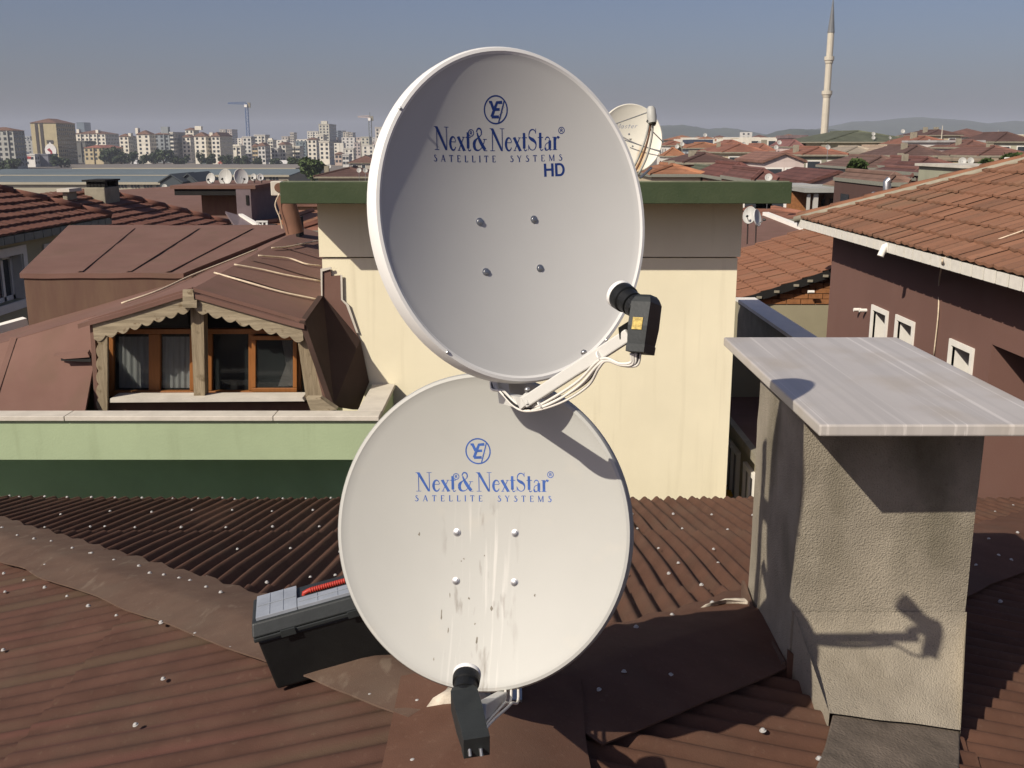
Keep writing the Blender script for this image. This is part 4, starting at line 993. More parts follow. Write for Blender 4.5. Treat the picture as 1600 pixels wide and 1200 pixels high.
# two small dishes on a brown roof beside the tower, white fascia
sd = thing('brown_shed_roof', 'low brown roof with white fascia behind the pair of small dishes', 'roof', (4.2, 27, -14))
zf = -2.6
def onplane(px, py):
    r = ray(px, py); za, zb2 = at(800,415,25).z, at(800,336,34).z; k = (zb2 - za) / 9
    t = (za - 25*k) / (r.z - k*r.y); return r * t
mb = MB(); mb.prism([onplane(*q) for q in ((1140,415),(1275,415),(1275,367),(1197,337),(1140,335))], (0,0,-.1)); mb.build('roof', M['memb'], sd)
mb = MB(); a, b = onplane(1196,336), onplane(1270,365); mb.tube([a, b], .10, sq=True); mb.build('fascia', M['white'], sd)
mb = MB(); a, b = onplane(1146,411)+V((0,0,.05)), onplane(1222,408)+V((0,0,.05)); mb.tube([a, b], .05, sq=True); mb.build('fascia', M['white'], sd)
a = at(1150,412,26); b = at(1250,365,32)
mb = MB(); mb.box(a.x+.1, b.x, 26.1, 30, -14, a.z-.15); mb.build('shed_wall', M['conc'], sd)

def small_dish(loc, r, az, el, label, mt='dish2', arm_=True, pole=.35, b=1.08, group='small satellite dishes on the roofs', arm_dir=None):
    root = thing('satellite_dish', label, 'satellite dish', loc, None, group); fr = dish_frame(az, el, 0)
    cen = V(loc) + V((0, -.08, pole)); Mx = Matrix.Translation(cen) @ fr.to_4x4()
    mb = reflector_mb(r, r*b, r*.19, 6, 32, .02); mb.v = [Mx @ p for p in mb.v]; mb.build('reflector', [M[mt], M[mt]], root, smooth=True, auto=40)
    mb = MB(); mb.tube([V(loc), V(loc)+V((0,.06,pole)), Mx @ V((0,0,-r*.2))], .02, 8); mb.build('pole', M['steel'], root, smooth=True)
    if arm_:
        L = Mx @ V((0, -r*.55, r*1.15)); mb = MB(); mb.tube([Mx @ V((0,-r*1.05,-.02)), L], .012, 6); mb.build('feed_arm', M['steel'], root)
        mb = MB(); mb.lathe([(.022,-.03),(.03,0),(.03,.04)], L, (Mx @ V((0,0,0))) - L, 12); mb.build('receiver', M['lnb'], root, smooth=True, auto=40)
    return root
def dish_px(px, py, rpx, D, az, el, label, mt='dish2', **k):
    p = at(px, py, D); pole = k.pop('pole', .4); r = rpx/1600*D*1.0
    return small_dish(p - V((0,-.08,pole)), r, az, el, label, mt, pole=pole, **k)
dish_px(1171, 336, 9.5, 26.5, -30, 20, 'pale dish with faded lettering, left of a pair beside the tower', 'dish2', pole=.75, b=1.35)
dish_px(1184, 340, 9.5, 26.0, 48, 12, 'round grey dish turned right, beside the tower near the tiled eave', 'dish', pole=.72, b=1.3)

# --- dish with rust streak on the tower roof
M['rusty'] = mat('white dish with rust', (.66,.63,.54), .5, 4, .05)
rm = M['rusty']
overlay(rm, mul(rm, mul(rm, axis_mask(rm, 0, .12, .16), axis_mask(rm, 0, .25, .19)), mul(rm, axis_mask(rm, 1, .05, -.1), noise_mask(rm, 5, .25, .5))), (.42,.22,.04), .85)
tdC = at(986,216,11.3); Rm = dish_frame(12, 14, -22)
td = thing('satellite_dish', 'white dish with a rust streak and crossed struts on the tower roof', 'satellite dish', tdC, Rm)
TA, TB, TD = .335, .36, .075
fz = lambda x, y: dz(x, y, TD, TA, TB)
reflector_mb(TA, TB, TD, 12, 64, .02).build('reflector', [M['rusty'], M['rusty']], td, smooth=True, auto=40, world=False)
ivt = WM[td].inverted()
hl = at(1018,178,10.85)
mb = MB(); mb.lathe([(.012,-.10),(.045,-.09),(.05,-.03),(.045,.05),(.03,.075),(.01,.08)], hl, (-.1,.2,1), 16); mb.build('receiver', M['dish2'], td, smooth=True, auto=40)
mb = MB(); mb.lathe([(.052,-.012),(.052,.012)], hl + V((0,0,-.085)), (.5,.2,1), 14); mb.build('receiver_ring', M['black'], td)
for a, b in (((958,195),(1011,176)), ((1036,222),(1013,199)), ((1034,238),(976,219))):
    mb = MB(); mb.tube([at(*a, 11.25), at(*b, 10.9 if a[0] != 1034 else 11.28)], .006, 6); mb.build('strut', M['steel'], td)
for k, dx in enumerate((-5,-1,4)):
    mb = MB(); mb.tube(smooth_path([at(1018+dx*.6,188,10.86), at(1014+dx,215,10.9), at(1005+dx*1.4,245,10.97), at(992+dx*1.5,272,11.05)], 5), .012, 6); mb.build('feed_arm', M['dish2'] if k != 1 else M['flue'], td, smooth=True)
mb = MB(); mb.tube([V((tdC.x, tdC.y+.10, tdC.z)), V((tdC.x-.02, tdC.y+.16, -.42))], .03, 8); mb.tube([at(1018,262,11.3), at(1000,278,11.2)], .015, 6); mb.build('pole', M['steel'], td)
ls, lw = [], 0
x = 0
for kx, ch_ in enumerate('Master'):
    g = {'M': st([(.05,0),(.05,1),(.32,.3),(.6,1),(.6,0)], .1), 'a': st(ar(.22,.3,.18,.26,0,360,12), .1) + st([(.42,0),(.42,.6)], .1), 's': st([(.42,.5),(.2,.6),(.08,.45),(.38,.2),(.25,.03),(.05,.1)], .1),
         't': st([(.15,0),(.15,.85)], .1) + st([(.0,.58),(.34,.58)], .1), 'e': st(ar(.22,.3,.18,.26,10,320,14), .1) + st([(.05,.3),(.4,.3)], .08), 'r': st([(.08,0),(.08,.6)], .1) + st([(.1,.4),(.2,.55),(.34,.58)], .1)}[ch_]
    ls += [[(a + x, b) for a, b in q] for q in g]; x += {'M': .80, 'a': .62, 's': .58, 't': .50, 'e': .58, 'r': .45}[ch_]
ca, sa = math.cos(R(22)), math.sin(R(22))
pl = [[(-.20 + (a*ca + b*sa*0)*.075, .135 + b*.055 + (-a*sa)*-.0) for a, b in q] for q in ls]
decal('lettering', [[(xx*ca - (yy-.1)*sa*-1*0 + 0, yy + (xx)*.40) for xx, yy in q] for q in pl], M['inkgrey'], td, fz)
for x, y in ((-.02,.06),(.06,-.05)): bolt_mb(x, y, fz).build('bolt', M['steel'], td, world=False)

# ------------------------------------------------------------------ left: tiled houses
lh = thing('tiled_house', 'beige green house with brown tile roof and white window at the left edge', 'house', (-10, 15, -14))
XL, ZL, YL = -7.5, -1.35, 19.3
tr = tile_roof((XL+.03, YL, ZL+.03), (0,-1,0), (-1,0,0), 16, lambda s_: s_, lambda s_: 8.3, .215, .40, pitch=.22, sub=2, step=.042, amp=.004)
r3 = tr.build('roof', M['tileL'], lh)
mb = MB(); mb.prism([(XL,YL,ZL),(XL,YL-8.3,ZL),(XL-3.6,YL-8.3,ZL+1.44),(XL-3.6,YL-3.6,ZL+1.44)], (0,0,-.05)); mb.build('roof_deck', M['wood'], r3)
mb = MB(); mb.prism([(XL-.05,YL,ZL-.04),(XL-3.6,YL-3.6,ZL+1.40),(XL-7.2,YL,ZL-.04)], (0,0,-.05)); mb.build('roof_back', M['tileL'], r3)
mb = MB(); hp = [V((XL-s_, YL-s_, ZL+.40*s_+.05)) for s_ in [k*.40 for k in range(10)]]
for k in range(9): mb.tube([hp[k], hp[k+1]*.95+hp[k]*.05], [.10,.075], 8)
mb.build('hip_tiles', M['tileL'], r3, smooth=True)
mb = MB(); y = YL
while y > 11: mb.box(XL+.01, XL+.035, y-.31, y-.012, ZL-.10, ZL+.015); y -= .32
mb.build('eave_tiles', M['greytile'], lh)
mb = MB(); mb.box(XL-.02, XL+.009, 11, YL, ZL-.11, ZL); mb.build('eave_board', M['conc'], lh)
XWL = XL - .28
wa = atX(28, 395, XWL); 
a1, a2 = atX(33, 392, XWL), atX(-40, 392, XWL)
hy1, hy0 = a1.y, a1.y - 1.35; hz1, hz0 = atX(15, 400, XWL).z, atX(15, 474, XWL).z
b1 = atX(66, 380, XWL); 
mb = MB()
wall_h = [(hy0, hy1, hz0, hz1)]
ys = MB(); cur = 9.0
for h0, h1, z0, z1 in wall_h:
    ys.box(XWL-.25, XWL, cur, h0, -14, ZL-.1); ys.box(XWL-.25, XWL, h0, h1, -14, z0); ys.box(XWL-.25, XWL, h0, h1, z1, ZL-.1); cur = h1
ys.box(XWL-.25, XWL, cur, YL-.4, -14, ZL-.1); ys.box(-14, XWL-.25, 18.7, YL-.4, -14, ZL-.1)
ys.build('house_wall', M['oliveL'], lh)
mb = MB(); f = .13
mb.box(XWL+.001, XWL+.03, hy0-f, hy1+f, hz1, hz1+f); mb.box(XWL+.001, XWL+.03, hy0-f, hy1+f, hz0-f, hz0); mb.box(XWL+.001, XWL+.03, hy1, hy1+f, hz0, hz1)
mb.box(XWL-.2, XWL+.0, hy1-.02, hy1-.001, hz0, hz1); mb.box(XWL-.2, XWL-.15, hy1-.40, hy1-.33, hz0, hz1); mb.box(XWL-.2, XWL-.15, hy1-.10, hy1-.03, hz0, hz1); mb.box(XWL-.2, XWL-.15, hy0, hy1, hz1-.07, hz1); mb.box(XWL-.2, XWL-.15, hy0, hy1, hz0, hz0+.07)
w = mb.build('window', M['white'], lh); mb = MB(); mb.box(XWL-.19, XWL-.18, hy0, hy1, hz0, hz1); mb.build('pane', M['glassdk'], w)
mb = MB(); b2 = atX(66,382,XWL); mb.box(XWL+.001, XWL+.03, b2.y, b2.y+.9, b2.z-.5, b2.z); mb.build('window', M['white'], lh)
mb = MB(); a, b = at(-20,522,11.6), at(41,505,11.9); mb.tube([a, b], .07, sq=True); mb.build('lower_gutter', M['white'], lh)
# second tiled house further back
l2 = thing('tiled_house', 'brown tile roof with two concrete chimneys behind the left edge house', 'house', (-11, 23, -14))
YL2, ZL2 = 27.4, -2.1
tr = tile_roof((XL, YL2, ZL2+.03), (0,-1,0), (-1,0,0), 11, lambda s_: s_, lambda s_: 8.0, .235, .40, pitch=.24, sub=2, step=.045, amp=.004)
r4 = tr.build('roof', M['tileL'], l2)
mb = MB(); mb.prism([(XL,YL2,ZL2),(XL,YL2-8,ZL2),(XL-2.6,YL2-8,ZL2+1.04),(XL-2.6,YL2-2.6,ZL2+1.04)], (0,0,-.05)); mb.prism([(XL-.05,YL2,ZL2-.04),(XL-2.6,YL2-2.6,ZL2+1.0),(XL-5.2,YL2,ZL2-.04)], (0,0,-.05)); mb.build('roof_deck', M['tileL'], r4)
mb = MB(); hp = [V((XL-s_, YL2-s_, ZL2+.40*s_+.05)) for s_ in [k*.42 for k in range(7)]]
for k in range(6): mb.tube([hp[k], hp[k+1]*.95+hp[k]*.05], [.11,.085], 8)
mb.build('hip_tiles', M['tileL'], r4, smooth=True)
mb = MB(); mb.box(-15, XL-.3, 19.5, YL2-.3, -14, ZL2-.05); mb.build('house_wall', M['oliveL'], l2)
def chim(px0, px1, pyt, pyb, D, dep, cap, parent):
    a, b = at(px0, pyt, D), at(px1, pyb, D); mb = MB(); mb.box(a.x, b.x, D, D+dep, b.z-.5, a.z); c = mb.build('chimney', M['conc'], parent, bevel=.02)
    mb = MB()
    if cap == 'lid': mb.box(a.x-.08, b.x+.08, D-.08, D+dep+.08, a.z+.002, a.z+.07)
    else:
        for k in range(5): x = a.x+.05+(b.x-a.x-.15)*k/4; mb.box(x, x+.10, D+.03, D+.2, a.z+.001, a.z+.13); mb.box(x, x+.10, D+dep-.2, D+dep-.03, a.z+.001, a.z+.13)
        mb.box(a.x-.03, b.x+.03, D-.02, D+dep+.02, a.z+.131, a.z+.17)
    mb.build('chimney_cap', M['stone' if cap == 'lid' else 'dark'], c)
chim(97, 107, 300, 322, 22.5, .5, 'lid', l2)
chim(131, 166, 293, 325, 23.8, .9, 'open', l2)
# brown membrane roofs and flat roofed block with row of dishes
b3 = thing('membrane_roof_house', 'wide brown membrane roof behind the tiled hip at left', 'house', (-10, 33, -14))
mb = MB(); P = [at(176,297,44), at(272,291,44), at(330,300,40), at(390,345,29), at(172,345,29), at(160,318,34)]
mb.prism(P, (0,0,-.2)); mb.build('roof', M['memb'], b3); mb = MB(); mb.box(at(172,345,29).x, at(388,345,29).x, 29.3, 43, -14, -3.4); mb.build('house_wall', M['olive'], b3)
b4 = thing('flat_roof_block', 'brown flat roofed rooftop block with lilac end wall under five dishes', 'building', (-8, 30, -14))
D4 = 30.0; a, b = at(273,306,D4), at(372,345,D4); tz = at(300,293,D4).z; xr = at(392,300,D4).x
mb = MB(); mb.box(a.x+.6, b.x, D4+.55, D4+4, -14, tz-.25); mb.build('block_wall', M['memblow'], b4)
mb = MB(); mb.box(a.x, b.x-.002, D4, D4+4.2, tz-.22, tz-.04); mb.build('fascia', M['dark'], b4)
mb = MB(); mb.box(a.x-.1, xr+.15, D4-.06, D4+4.3, tz-.038, tz+.06); mb.build('roof', M['memb'], b4)
mb = MB(); mb.box(b.x, xr, D4-.05, D4+3.5, -14, tz-.04); mb.build('end_wall', M['lilac'], b4)
mb = MB(); p = at(384,305,D4-.06); q_ = at(389,320,D4-.06); mb.box(p.x, q_.x, D4-.075, D4-.052, q_.z, p.z); mb.build('window', M['dark'], b4)
for k, (px, py, rp, az, lab) in enumerate([(329,279,6.5,-12,'small white dish, leftmost in the row on the flat brown roof'),(352,277,10,-8,'cream dish second from left in the row on the flat roof'),(377,277,10.5,35,'large shaded dish in the middle of the row on the flat roof'),
                     (396,277,4,-10,'tiny bright white dish right of the big shaded dish'),(407,277,4,20,'tiny grey dish, rightmost in the row on the flat roof')]):
    D = 31.5; p = at(px, py, D); small_dish(V((p.x, p.y+.08, tz+.06)), rp/1600*D, az, 15, lab, 'dish' if k in (2,4) else 'dish2', pole=max(.1, p.z-tz-.06), b=1.2)
# terracotta flue with white cowl, behind the dormer ridge
fl = thing('flue_pipe', 'terracotta flue pipe with square white cowl beside the green roof slab', 'chimney', at(455,352,12.5))
mb = MB(); mb.tube([at(461,365,12.6), at(452,330,12.6), at(444,305,12.6)], .11, 14); mb.build('pipe', M['flue'], fl, smooth=True, auto=50)
mb = MB(); mb.obox(at(434,294,12.6), (.13,.18,.17), (1,.1,.0), (0,1,0), (0,0,1)); mb.build('cowl', M['stone'], fl, bevel=.01)
mb = MB(); c = at(436,293,12.5); mb.lathe([(.055,0),(.055,-.02),(.045,-.02)], c, (.35,-1,.1), 16); mb.build('cowl_opening', M['flue'], fl)
mb = MB(); mb.tube(smooth_path([at(437,302,12.45), at(430,320,12.45), at(437,340,12.45), at(441,357,12.45)], 6), .008, 6); mb.build('cable', M['seal'], fl)
tag(MB().box(at(462,356,13.2).x, at(467,356,13.2).x, 13.2, 13.5, -1.3, at(466,340,13.2).z).build('short_chimney', M['dark']), 'short dark stub chimney at the right end of the membrane roof', 'chimney')
# skylight frame and lilac canopy behind the block
can = thing('lilac_canopy', 'sloping lilac sheet canopy with white edge in front of the lilac wall', 'canopy', at(385,345,24))
mb = MB(); mb.prism([at(352,330,26), at(376,337,26), at(408,357,23.5), at(370,357,23.5)], (0,0,-.06)); mb.build('sheet', M['lilac'], can)
mb = MB(); mb.tube([at(376,337,26), at(409,357,23.4)], .05, sq=True); mb.build('edge_trim', M['white'], can)
mb = MB(); mb.box(at(352,330,26).x+.1, at(400,350,24).x, 24.2, 26.2, -14, at(370,357,23.5).z-.1); mb.build('support_wall', M['dark'], can)
sk = MB()
for (x0, x1) in ((400,404),(409,411),(415,418)): px_box(sk, x0, 347, x1, 356, 22.5, .06)
px_box(sk, 400, 345, 418, 347.5, 22.5, .06)
px_box(sk, 400, 356, 418, 400, 22.5, .06)
tag(sk.build('white_frame', M['rail']), 'small white window frame behind the upper edge of the membrane roof', 'frame')

# ------------------------------------------------------------------ generic distant houses
WHITE, BEIGE, PINK, GREY = (.60,.57,.51), (.46,.39,.27), (.52,.41,.37), (.30,.29,.27)
TERRA, ORNG, BROWN, DKBR, GRN = (.20,.088,.058), (.25,.115,.062), (.135,.068,.052), (.085,.048,.040), (.085,.092,.062)
def far_house(x0, x1, ye, yr, D, wall, roof, label, kind_='hip', dep=None, chimney=None, winrow=True, grp='tiled roof houses of the quarter', base=-14, name='house', awn=None, wcol=None):
    a, b = at(x0, ye, D), at(x1, ye, D); w = b.x - a.x; dep = dep or max(w*.7, 4); ze = a.z; zr = at((x0+x1)/2, yr, D + (dep/2 if kind_ != 'flat' else 0)).z
    root = thing(name, label, 'house', ((a.x+b.x)/2, D+dep/2, base), None, grp)
    ov = min(.6, w*.06)
    mb = MB(); xa, xb, ya, yb = a.x+ov, b.x-ov, D+ov, D+dep-ov; mb.box(xa, xb, ya, yb, base, ze-.02)
    if winrow and D < 400:
        fl_ = 2.9; n = max(2, int((xb-xa)/2.3)); random.seed(int(x0*7+ye))
        for fz_ in range(2):
            zt = ze - .55 - fl_*fz_
            for k in range(n):
                if random.random() < .25: continue
                xc = xa + (k+.5)*(xb-xa)/n; mb.poly([(xc-.5, ya-.03, zt-1.3), (xc+.5, ya-.03, zt-1.3), (xc+.5, ya-.03, zt), (xc-.5, ya-.03, zt)], 1)
                mb.poly([(xc-.62, ya-.015, zt-1.42), (xc+.62, ya-.015, zt-1.42), (xc+.62, ya-.015, zt+.1), (xc-.62, ya-.015, zt+.1)], 2)
        for k in range(max(2, int(dep/3))):
            yc = ya + (k+.5)*(yb-ya)/max(2, int(dep/3))
            for X, s_ in ((xa-.03, -1), (xb+.03, 1)):
                q = [(X, yc-.5, ze-1.9), (X, yc+.5, ze-1.9), (X, yc+.5, ze-.6), (X, yc-.5, ze-.6)]; mb.poly(q if s_ > 0 else q[::-1], 1)
    mb.build('house_wall', [fmat(wall), M['glassdk'], M['white']], root)
    mb = MB(); x0_, x1_, y0_, y1_ = a.x, b.x, D, D+dep
    if kind_ == 'hip':
        h = min(dep, w)/2; c = [V((x0_,y0_,ze)), V((x1_,y0_,ze)), V((x1_,y1_,ze)), V((x0_,y1_,ze))]
        if w >= dep: r1, r2 = V((x0_+h, D+dep/2, zr)), V((x1_-h, D+dep/2, zr)); F = [(0,1,5,4),(1,2,5),(2,3,4,5),(3,0,4)]
        else: r1, r2 = V(((x0_+x1_)/2, D+h, zr)), V(((x0_+x1_)/2, D+dep-h, zr)); F = [(0,1,4),(1,2,5,4),(2,3,5),(3,0,4,5)]
        lo = [p - V((0,0,.14)) for p in c]; mb.mesh(c + [r1, r2], F); mb.mesh(c + lo, [(0,4,5,1),(1,5,6,2),(2,6,7,3),(3,7,4,0),(4,7,6,5)], 1)
        rid = MB()
        for p, q in ((c[0], r1), (c[1], r2 if w >= dep else r1), (r1, r2)): rid.tube([p+V((0,0,.03)), q+V((0,0,.03))], .09, 5)
        ro = mb.build('roof', [fmat(roof, 'roof'), M['conc' if D > 60 else 'greytile']], root); rid.build('ridge_tiles', fmat(tuple(min(1,q*1.25) for q in roof), 'roof'), ro)
    elif kind_ == 'gable':          # gable end faces us
        A, B, C_ = V((x0_,D,ze)), V((x1_,D,ze)), V(((x0_+x1_)/2, D, zr)); t = V((0,0,-.16)); dv = V((0,dep,0))
        mb.mesh([A, C_, C_+dv, A+dv, A+t, C_+t, C_+t+dv, A+t+dv], [(0,3,2,1)[::-1],(4,5,6,7)[::-1],(0,1,5,4),(0,4,7,3)][:4]); mb.mesh([B, C_, C_+dv, B+dv, B+t, C_+t, C_+t+dv, B+t+dv], [(0,1,2,3)[::-1],(4,5,6,7),(0,4,5,1),(0,3,7,4)])
        mb.build('roof', fmat(roof, 'roof'), root)
        mb = MB(); mb.prism([(xa, ya, ze-.03), (xb, ya, ze-.03), ((xa+xb)/2, ya, zr-.2)], (0, dep-2*ov, 0)); mb.build('gable_wall', fmat(wall), root)
    else:
        mb.box(x0_, x1_, D, D+dep, ze-.02, zr); mb.build('roof', fmat(roof, 'roof'), root)
    for c in (chimney or []):
        fx, fy = c; X = a.x + w*fx; Y = D + dep*fy; cb_ = MB(); cw = .14 if D < 70 else (.2 if D < 115 else .3); cb_.box(X-cw, X+cw, Y-cw, Y+cw, ze, zr + (.2 if D < 115 else .5)); cb_.build('chimney', M['conc'], root)
    return root
H = far_house
H(1036,1072,243.5,231,120,WHITE,ORNG,'orange hip roof house just right of the rusty dish','hip',chimney=[(.8,.4)])
H(1067,1151,254,239,75,BROWN,DKBR,'dark brown hip roof house with three pale chimneys on its ridge','hip',10,[(.33,.4),(.45,.55),(.6,.5)])
H(1014,1101,272,257,50,BEIGE,ORNG,'low orange roof house directly behind the green slab, left part','hip',7,[(.52,.3),(.6,.5)])
H(1106,1134,269,260,62,GREY,GRN,'small grey green roof between orange and red brown roofs','hip',8)
H(1128,1201,237.5,225,112,BEIGE,TERRA,'orange hip roof house with yellow balcony panels below its eave','hip',16,[(.3,.6)])
H(1072,1141,231,223,142,(.33,.36,.38),ORNG,'long low orange roof below the dark blue building','hip',14)
H(1128,1196,277,255,45,BROWN,(.115,.047,.038),'red brown hip roof with a white vent near its eave','hip',7)
H(1176,1216,281,264,38,BROWN,(.11,.050,.042),'dark red brown roof at the right end of the green slab','hip',6)
H(1192,1262,251,236.5,70,(.52,.43,.39),(.19,.10,.075),'pale pink gabled house with two tiny windows left of minaret foot','gable',9)
H(1262,1358,283,263,51.5,(.46,.34,.30),(.105,.045,.037),'pink gabled house with dark red roof above a grey balcony slab','gable',8)
H(1253,1326,241.5,230,85,(.24,.23,.17),TERRA,'grey green walled house below the foot of the minaret','hip',10,[(.15,.4),(.7,.3)])
H(1288,1442,221.5,205.5,130,(.42,.38,.24),GRN,'long moss green roof building right of the minaret','hip',24,grp=None)
H(1319,1378,239,229,95,WHITE,(.26,.22,.17),'pale roof house with white eave bands below the green roof','hip',9)
H(1372,1405,238,228,92,WHITE,(.30,.23,.17),'sunlit pale tan roof right of the white eave bands','hip',8)
H(1345,1437,262,244,60,GREY,(.125,.075,.06),'brown hip roof house with thick white band under its eave','hip',9,[(.95,.3)])
H(1408,1484,243,227.5,80,DKBR,(.10,.06,.05),'dark brown hip roof in front of the white walled building','hip',10,[(.35,.3)])
H(1421,1497,225,213.5,120,GREY,TERRA,'tan orange hip roof house with grey wall, topmost at right','hip',12,[(.4,.4)])
H(1482,1540,222,219,100,(.50,.46,.42),(.34,.33,.32),'tall plain white walled building with flat roof','flat',12,winrow=False)
H(1449,1506,211,203.5,172,BEIGE,DKBR,'far brown hip roof with a pole, on the skyline at right','hip',14,[(.3,.4),(.6,.4)])
H(1555,1618,221,207.5,112,(.40,.38,.28),DKBR,'dark brown hip roof house cut by the right edge, upper one','hip',10)
H(1528,1615,243,228.5,76,(.40,.34,.17),BROWN,'red brown roof house with yellow wall at the right edge','hip',9,[(.5,.3)])
H(1504,1556,230,220,96,PINK,BROWN,'small brown roof with pinkish wall beside the white building','hip',8,[(.2,.3)])
H(1458,1524,271,257,42,DKBR,(.095,.045,.04),'dark maroon roof just behind the tiled hip at right','hip',7)
H(1425,1501,261,246,55,BROWN,(.12,.055,.045),'red brown roof with two white vents in the right cluster','hip',8,[(.25,.35)])
H(1424,1462,277,263,44,BROWN,(.125,.06,.048),'small brown roof touching the tiled hip ridge','hip',5)
H(1352,1402,297,277,43,GREY,(.17,.10,.07),'tan tiled roof behind the metal chimney pipe','hip',6)
H(1385,1422,285,270,36,DKBR,(.14,.085,.065),'brown low roof right of the metal chimney pipe','hip',6)
H(1082,1114,224,218,205,(.04,.06,.12),(.05,.06,.09),'dark blue flat roofed building on the skyline with white dome','flat',12,grp=None,winrow=False)
H(1232,1258,229,219,140,PINK,(.18,.085,.075),'reddish brown hip roof with dark attic opening left of minaret','hip',11)
H(1236,1263,216,211,210,(.10,.07,.07),(.17,.12,.12),'flat topped maroon building far left of the minaret','flat',12,winrow=False)
H(1180,1212,236,225,125,WHITE,TERRA,'orange roof house with white chimney left of the pink gable','hip',10,[(.8,.4)])
H(1040,1075,227,221,180,WHITE,TERRA,'far orange roof above the rusty dish right rim','hip',12)
H(1130,1165,226,219,190,BEIGE,TERRA,'far orange roof left of the small white dishes','hip',12)
H(1522,1560,252,247,70,(.40,.34,.20),(.28,.22,.16),'low yellow wall strip with flat tan roof at right','flat',6,winrow=False)
H(1505,1600,262,258.5,33,(.30,.30,.22),(.45,.42,.36),'flat roof terrace behind the tiled ridge near the white tank','flat',4,winrow=False)
H(1120,1292,342,318,36.5,(.27,.115,.045),TERRA,'orange roof strip with brick wall under the right end of the green slab','hip',7)
# left side of the dish: brown roofs
H(490,588,276,261.5,90,(.30,.26,.20),DKBR,'wide dark brown hip roof just left of the big upper dish','hip',10,[(.15,.2)])
H(543,592,254.5,243,300,(.36,.33,.28),(.12,.065,.05),'brown hip roof building with pale band near the dish left rim','hip',22)
H(400,500,322,300,40,(.30,.18,.12),(.15,.075,.055),'brown rooftop jumble behind the terracotta flue','flat',5,winrow=False)
H(380,470,352,338,30,(.3,.2,.12),ORNG,'orange tile roof left of the terracotta flue pipe','hip',7)
H(462,540,360,336,27,(.3,.2,.12),TERRA,'orange tile roof between the flue and the cream tower','hip',6)
# annex of the pink house: slab, columns, brick wall
an = thing('balcony_annex', 'grey balcony slab on white columns with orange brick wall below pink gable', 'balcony', at(1290,325,46.5), None)
mb = MB(); a, b = at(1258,294,46.3), at(1344,294,46.3); mb.box(a.x, b.x, 46.3, 51, at(1300,301,46.3).z, a.z); mb.build('slab', fmat((.30,.30,.28)), an)
mb = MB(); a, b = at(1238,289,48.3), at(1279,289,48.3); mb.box(a.x, b.x, 48.3, 51, at(1260,293,48.3).z, a.z); mb.build('slab', fmat((.32,.32,.31)), an)
zb_ = at(1290,302,46.5).z
for x0, x1 in ((1262,1266.5),(1272,1279),(1328,1335)):
    mb = MB(); p, q_ = at(x0,305,46.5), at(x1,305,46.5); mb.box(p.x, q_.x, 46.5, 46.5+(q_.x-p.x), -8, zb_-.02); mb.build('column', fmat((.44,.42,.39)), an)
mb = MB(); p, q_ = at(1236,300,48.8), at(1345,300,48.8); mb.box(p.x, q_.x, 48.8, 51, -14, at(1300,299,48.8).z); mb.build('brick_wall', M['brick'], an)
mb = MB(); p, q_ = at(1284,312,48.7), at(1296,322,48.7); mb.box(p.x, q_.x, 48.7, 48.78, q_.z, p.z); mb.build('window', M['dark'], an)
# pipe, tank, vents
tag(MB().tube([at(1386,306,24), at(1386,284,24), at(1390,281,24)], .09, 10).build('metal_flue', M['steel'], smooth=True, auto=50), 'grey metal chimney pipe behind the orange tiled hip', 'chimney')
tag(MB().tube(smooth_path([at(1362,306,22), at(1364,302,22), at(1369,303,22)],4), .035, 8).build('vent_pipe', M['steel'], smooth=True), 'small bent vent pipe at the tiled hip ridge', 'vent')
t_ = thing('water_tank', 'upright white water tank on struts at the right edge', 'tank', at(1582,262,26))
mb = MB(); p, q_ = at(1576,246,26), at(1589,261,26); mb.box(p.x, q_.x, 26, 26.25, q_.z, p.z); mb.build('tank_body', M['white'], t_, bevel=.02)
for a, b in (((1576,252),(1553,262)), ((1589,252),(1598,259))):
    mb = MB(); mb.tube([at(*a, 26.1), at(*b, 26.3)], .03, 6); mb.build('strut', M['white'], t_)
